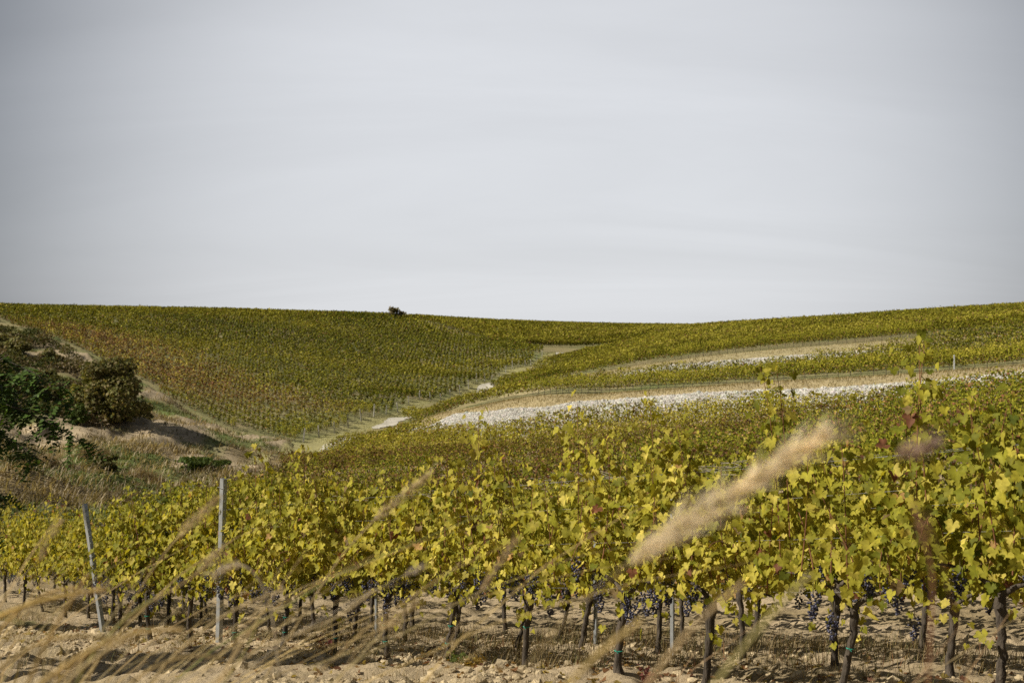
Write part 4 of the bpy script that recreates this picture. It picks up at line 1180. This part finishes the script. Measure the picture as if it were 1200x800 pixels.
# ------------------------------------------------------------------ locust tree at the left edge
def locust(base, h, crown_c, label, twigs, seed, group=None):
    r = np.random.default_rng(seed); root = empty('locust_tree', tuple(base), label, 'tree', group)
    base = np.array(base); mb = MB()
    top = np.array(crown_c) - base
    tr_ = curve((0, 0, -.3), (.1, .1, h * .3), top * (.5, .5, .5), top, 10)
    mb.tube(tr_, np.linspace(.09, .03, 10), 8, (.10, .085, .065), .08, r=r)
    V_, F_, C_ = [], [], []; off = 0
    leafs = MB()
    for s0, e, sag in twigs:
        s0 = np.array(s0) - base; e = np.array(e) - base
        c = curve(tr_[6], (tr_[6] + s0) / 2 + (0, 0, .4), s0 + (0, 0, .2), e, 16)
        mb.tube(c, np.linspace(.022, .003, 16), 5, (.06, .05, .035), r=r)
        for f in np.linspace(4, 15, 34):
            i = min(int(f), 14); p0 = c[i] + (c[i + 1] - c[i]) * (f - i)
            for _ in range(3):
                d = r.standard_normal(3); d[2] = -abs(d[2]) * .8 - .15; d /= np.linalg.norm(d)
                L = r.uniform(.16, .27)
                ra = curve(p0, p0 + d * L * .4 + (0, 0, .05), p0 + d * L * .8, p0 + d * L + (0, 0, -.05), 9)
                leafs.tube(ra, .0014, 3, (.08, .10, .03), cap=False, r=r)
                tg = np.gradient(ra, axis=0); up = r.normal(0, .3, 3) + np.array([-.2, -.3, 1])
                pts, nr_, tp = [], [], []
                for j in range(1, 9):
                    sd = np.cross(tg[j], up); sd /= np.linalg.norm(sd) + 1e-9
                    for s in ((-1, 1) if j < 8 else (0,)):
                        pts.append(ra[j]); nr_.append(up + r.normal(0, .25, 3)); tp.append(sd * s + tg[j] / np.linalg.norm(tg[j]) * (.35 if s else 1) + (0, 0, -.25))
                pts, nr_, tp = map(np.array, (pts, nr_, tp)); k = len(pts)
                nr_ /= np.linalg.norm(nr_, axis=1)[:, None]; tp -= (tp * nr_).sum(1)[:, None] * nr_; tp /= np.linalg.norm(tp, axis=1)[:, None]; sd = np.cross(tp, nr_)
                ov = np.array([(0, 0), (.3, .18), (.34, .5), (.18, .9), (0, 1), (-.18, .9), (-.34, .5), (-.3, .18)])
                sz = r.uniform(.034, .048, k)[:, None, None]
                VV = pts[:, None] + sz * (ov[None, :, :1] * sd[:, None] + ov[None, :, 1:] * tp[:, None])
                FF = (np.array([[0, 1, 2], [0, 2, 3], [0, 3, 4], [0, 4, 5], [0, 5, 6], [0, 6, 7]])[None] + 8 * np.arange(k)[:, None, None]).reshape(-1, 3)
                leafs.add(VV.reshape(-1, 3), FF, np.repeat(np.array([(.050, .085, .016)]) * r.uniform(.6, 1.5, (k, 1)), 6, axis=0))
    link('trunk', mb.mesh('trunk', M_BARK, smooth=True), root)
    link('crown', leafs.mesh('crown', M_BUSH), root)
    return root
gx = (-7.0, 10.6)
tw = []
r_ = np.random.default_rng(5)
D0 = 10.2
for px, py in ((100, 520), (60, 500), (30, 470), (90, 480), (20, 520), (0, 450), (50, 540), (10, 590), (-20, 480), (-10, 620), (70, 455)):
    e = P(px, py, D0 + r_.normal(0, .35)); tw.append((P(px - 130, py - 60, D0 + r_.normal(0, .3)), e, 0))
for _ in range(20):
    a = r_.uniform(0, 2 * PI); e = np.array([-7.1 + math.cos(a) * r_.uniform(.5, 1.6), 10.6 + math.sin(a) * r_.uniform(.6, 1.8), r_.uniform(-1.6, 1.6)])
    tw.append((e * (1, 1, 1) + (0, 0, .2) - np.array([math.cos(a), math.sin(a), 0]) * .5, e, 0))
locust((gx[0], gx[1], height(*gx)[0]), 4.0, (-7.0, 10.6, .6), 'dark green locust tree whose feathery branches reach in at the left edge', tw, 3)
gx = (-12.2, 17.4); tw = []  # second tree, added out of view to cast shade on the row end
for _ in range(80):
    a = r_.uniform(0, 2 * PI); e = np.array([-12.0 + math.cos(a) * r_.uniform(.5, 2.6), 17.4 + math.sin(a) * r_.uniform(.6, 2.4), r_.uniform(-2.2, 2.6)])
    tw.append((e - np.array([math.cos(a), math.sin(a), 0]) * .8 + (0, 0, .2), e, 0))
locust((gx[0], gx[1], height(*gx)[0]), 5.5, (-12.0, 17.4, 1.4), 'unseen locust tree added outside the left edge to shade the row end', tw, 9)

# ------------------------------------------------------------------ tall dry grass right in front of the camera
def stalk(pts, head_from, label, plume_w=.010, plume_n=260, rad=.0016, col=(.42, .32, .16), pcol=(.52, .42, .27), fib=.011, seed=1, head=True, name='grass_stalk'):
    """pts: (px,py,depth) from low to tip; the stem goes on down to the ground"""
    r = np.random.default_rng(seed)
    W = np.array([P(*a) for a in pts])
    d0 = W[0] - W[1]; d0 /= np.linalg.norm(d0)
    foot = W[0] + d0 * .35; foot = np.array([foot[0] - .10, foot[1] + .05, height(foot[0], foot[1])[0] - .02])
    low = curve(foot, foot + (0, 0, .5 * (W[0][2] - foot[2])), W[0] + d0 * .25, W[0], 8)[:-1]
    L = np.concatenate([low, W])
    s = np.concatenate([[0], np.cumsum(np.linalg.norm(np.diff(L, axis=0), axis=1))]); q = np.linspace(0, s[-1], 130)
    L = np.stack([np.interp(q, s, L[:, i]) for i in range(3)], 1)
    for _ in range(8): L[1:-1] = (L[:-2] + 2 * L[1:-1] + L[2:]) / 4
    root = empty(name, tuple(foot), label, 'grass stalk')
    L0 = L - foot
    mb = MB(); mb.tube(L0, np.linspace(rad * 1.3, rad * .5, len(L0)), 6, col, r=r)
    link('stem', mb.mesh('stem', M_GRASS, smooth=True), root)
    if head:
        i0 = int(np.argmin(((L0 + foot - W[head_from]) ** 2).sum(1))); ax = L0[i0:]
        n = plume_n; f = r.random(n) * (len(ax) - 1.001); i = f.astype(int)
        p0 = ax[i] + (ax[i + 1] - ax[i]) * (f - i)[:, None]
        tg = ax[i + 1] - ax[i]; tg /= np.linalg.norm(tg, axis=1)[:, None]
        u = f / (len(ax) - 1); env = np.sin(np.clip(u, 0, 1) ** .7 * PI) ** .9 + .12
        lump = np.clip(.55 + .9 * np.sin(u * 23 + seed) * np.sin(u * 9.7 + 2 * seed) + .35 * np.sin(u * 61), .25, 1.5); env = env * (.55 + .6 * lump)
        rd = r.standard_normal((n, 3)); rd -= (rd * tg).sum(1)[:, None] * tg; rd /= np.linalg.norm(rd, axis=1)[:, None]
        off = rd * (plume_w * env * r.random(n) ** .5)[:, None]
        fl = fib * (r.uniform(.6, 1.4, n) * np.where(r.random(n) < .12, 2.6, 1))[:, None]
        a = p0 + off; bb = a + (tg * .85 + rd * .45) * fl
        sd = np.cross(bb - a, r.standard_normal((n, 3))); sd /= np.linalg.norm(sd, axis=1)[:, None]
        wv = r.uniform(.0004, .0009, n)[:, None]
        V = np.stack([a - sd * wv * .4, (a + bb) / 2 - sd * wv, bb, (a + bb) / 2 + sd * wv], 1).reshape(-1, 3)
        F = np.arange(4 * n).reshape(-1, 4)
        c = np.array(pcol) * r.uniform(.75, 1.25, (n, 1))
        link('plume', make_mesh('plume', V, F, M_PLUME, col=c), root)
    return root

stalk([(560, 860, 1.02), (650, 735, 1.0), (730, 662, .98), (850, 585, .95), (925, 535, .93), (966, 510, .92)], 2, 'large pale feathery grass plume slanting across the vines right of centre', .0060, 1300, .0010, pcol=(.80, .69, .49), fib=.012, seed=11)
stalk([(1150, 840, 1.06), (1120, 720, 1.05), (1090, 610, 1.05), (1055, 550, 1.04), (1028, 533, 1.04), (1062, 528, 1.04), (1096, 520, 1.04)], 4, 'small purple brown grass plume before the right hand vines', 0.0055, 300, .0008, col=(.22, .13, .07), pcol=(.40, .29, .23), fib=.008, seed=12)
stalk([(330, 830, 1.9), (325, 760, 1.9), (318, 710, 1.9), (303, 672, 1.9), (285, 656, 1.9), (262, 660, 1.9), (250, 675, 1.9)], 4, 'pale grass stalk arched into a hook before the upright steel post', .006, 160, .0032, col=(.50, .42, .30), pcol=(.5, .42, .3), seed=13)
stalk([(330, 760, 2.4), (400, 650, 2.4), (440, 607, 2.4), (480, 575, 2.4), (506, 553, 2.4)], 2, 'straw grass head slanting up beside the second row post', .0075, 420, .0024, pcol=(.56, .45, .27), seed=14)
stalk([(100, 800, 2.3), (175, 672, 2.3), (205, 632, 2.3), (232, 606, 2.3), (256, 584, 2.3)], 2, 'straw grass head leaning right just before the upright steel post', .0075, 420, .0026, pcol=(.50, .40, .22), seed=15)
stalk([(20, 760, 2.5), (45, 660, 2.5), (52, 638, 2.5), (62, 622, 2.5), (72, 610, 2.5)], 1, 'short tan grass head near the left edge', .005, 220, .0014, pcol=(.46, .36, .2), seed=16)
stalk([(480, 830, 2.2), (560, 695, 2.2), (580, 668, 2.2), (592, 650, 2.2), (602, 634, 2.2)], 1, 'dark straw grass head before the slender mid row vine', .0048, 320, .0016, col=(.36, .27, .15), pcol=(.42, .32, .19), seed=17)
stalk([(335, 748, 2.2), (400, 712, 2.2), (440, 690, 2.2), (470, 676, 2.2), (494, 664, 2.2)], 3, 'thin grey grass tip pointing right below the grapes', .004, 120, .0012, col=(.44, .38, .3), pcol=(.45, .38, .3), seed=18)
stalk([(0, 860, 1.8), (100, 770, 1.8), (160, 715, 1.8), (230, 675, 1.8), (262, 640, 1.8)], 3, 'long tan stem crossing the left of the frame', .003, 90, .0028, col=(.42, .31, .15), seed=19)
stalk([(-30, 735, 1.6), (20, 712, 1.6), (60, 700, 1.6), (90, 695, 1.6), (125, 690, 1.6)], 3, 'ochre grass blade bending in from the left edge', .002, 60, .0060, col=(.46, .32, .10), seed=20)
stalk([(640, 830, .95), (690, 775, .95), (715, 752, .95), (735, 738, .95), (752, 726, .95)], 3, 'thick blurred ochre blade at the bottom of the frame', .002, 40, .0040, col=(.50, .37, .15), seed=21, head=False)
stalk([(800, 850, .9), (850, 785, .9), (890, 735, .9), (920, 700, .9), (950, 672, .9)], 3, 'blurred olive grass blade at the bottom right of centre', .003, 150, .0032, col=(.36, .31, .12), pcol=(.42, .34, .17), seed=22, head=False)
stalk([(720, 860, .95), (780, 770, .95), (810, 735, .95), (840, 705, .95), (872, 682, .95)], 3, 'blurred tan blade rising under the slanting vine arm', .003, 200, .0030, col=(.46, .34, .18), pcol=(.5, .38, .2), seed=23, head=False)
stalk([(380, 830, 1.7), (420, 755, 1.7), (445, 735, 1.7), (470, 722, 1.7), (488, 708, 1.7)], 2, 'blurred straw grass tip before the red weed', .004, 160, .0016, col=(.5, .38, .2), pcol=(.5, .38, .2), seed=24)
stalk([(180, 850, 1.8), (300, 760, 1.8), (350, 742, 1.8), (400, 722, 1.8), (440, 690, 1.8)], 3, 'long pale stem crossing low before the front row', .002, 50, .0030, col=(.48, .38, .22), seed=25)
stalk([(1085, 850, 1.1), (1092, 720, 1.1), (1096, 660, 1.1), (1088, 640, 1.1), (1078, 618, 1.1)], 3, 'reddish brown stem before the vine on the right', .003, 60, .0022, col=(.26, .13, .07), pcol=(.3, .18, .1), seed=26)

for i, pts in enumerate(([(20, 830), (50, 760), (75, 715), (92, 690), (104, 672)], [(-20, 800), (20, 765), (55, 748), (90, 742), (130, 748)], [(150, 830), (205, 765), (250, 728), (292, 704), (335, 690)],
                         [(70, 840), (105, 770), (135, 735), (160, 712), (180, 702)], [(-10, 850), (60, 790), (120, 752), (175, 735), (215, 738)], [(110, 850), (160, 790), (205, 770), (235, 764), (262, 772)],
                         [(30, 860), (75, 800), (110, 770), (140, 752), (160, 742)], [(230, 860), (262, 800), (282, 772), (296, 748), (304, 722)], [(-30, 770), (15, 720), (40, 700), (64, 690), (90, 688)])):
    dd = (1.35, 1.5, 1.9, 1.7, 1.3, 1.6, 1.45, 2.0, 1.8)[i]
    stalk([(a, b, dd) for a, b in pts], 3, 'ochre dry grass blade arching in the bottom left corner', .002, 40, (.0040, .0048, .0034, .0040, .0052, .0036, .0044, .003, .0042)[i], col=((.44, .31, .12), (.36, .26, .11), (.48, .37, .19), (.28, .25, .08))[i % 4], seed=40 + i, head=False)['group'] = 'ochre grass blades in the bottom left corner'
def tall_grass():
    n = 230
    y = rng.uniform(1.4, 3.0, n); pr = 60 - 430 * rng.random(n)
    x = (pr - 600) / F_PX * y
    z = height(x, y) - .02
    # heights fall off to the right, so the soil shows in the middle
    px = 600 + x / y * F_PX
    clear = -z - np.interp(px, [-450, -250, -60, 60, 160], [255, 272, 300, 335, 370]) / F_PX * y       # how tall a blade can grow and stay below the vines
    L = clear - rng.uniform(-10, 150, n) / F_PX * y
    cc = np.array([(.40, .29, .12), (.31, .22, .10), (.22, .17, .07), (.20, .20, .06), (.46, .36, .18)])[rng.choice(5, n, p=[.3, .27, .2, .1, .13])] * rng.uniform(.7, 1.15, (n, 1))
    blades('tall_dry_grass', np.column_stack([x, y, z]), L, rng.uniform(.004, .009, n), cc, (.26, -.03), 'tall dry grass leaning right in the bottom left corner', 'grass', seg=9, curl=.8, spread=.30, tip=L)
    n = 45; y = rng.uniform(1.5, 3.2, n); x = rng.uniform(-.1, .42, n) * y; z = height(x, y) - .02
    cc = np.array([(.34, .22, .12), (.28, .18, .09), (.40, .30, .15)])[rng.integers(0, 3, n)] * rng.uniform(.7, 1.1, (n, 1))
    blades('short_dry_grass', np.column_stack([x, y, z]), None, rng.uniform(.002, .005, n), cc, (.45, 0), 'lower dry grass along the bottom right of the frame', 'grass', seg=6, curl=.7, spread=.3, tip=-z - rng.uniform(395, 470, n) / F_PX * y)
tall_grass()
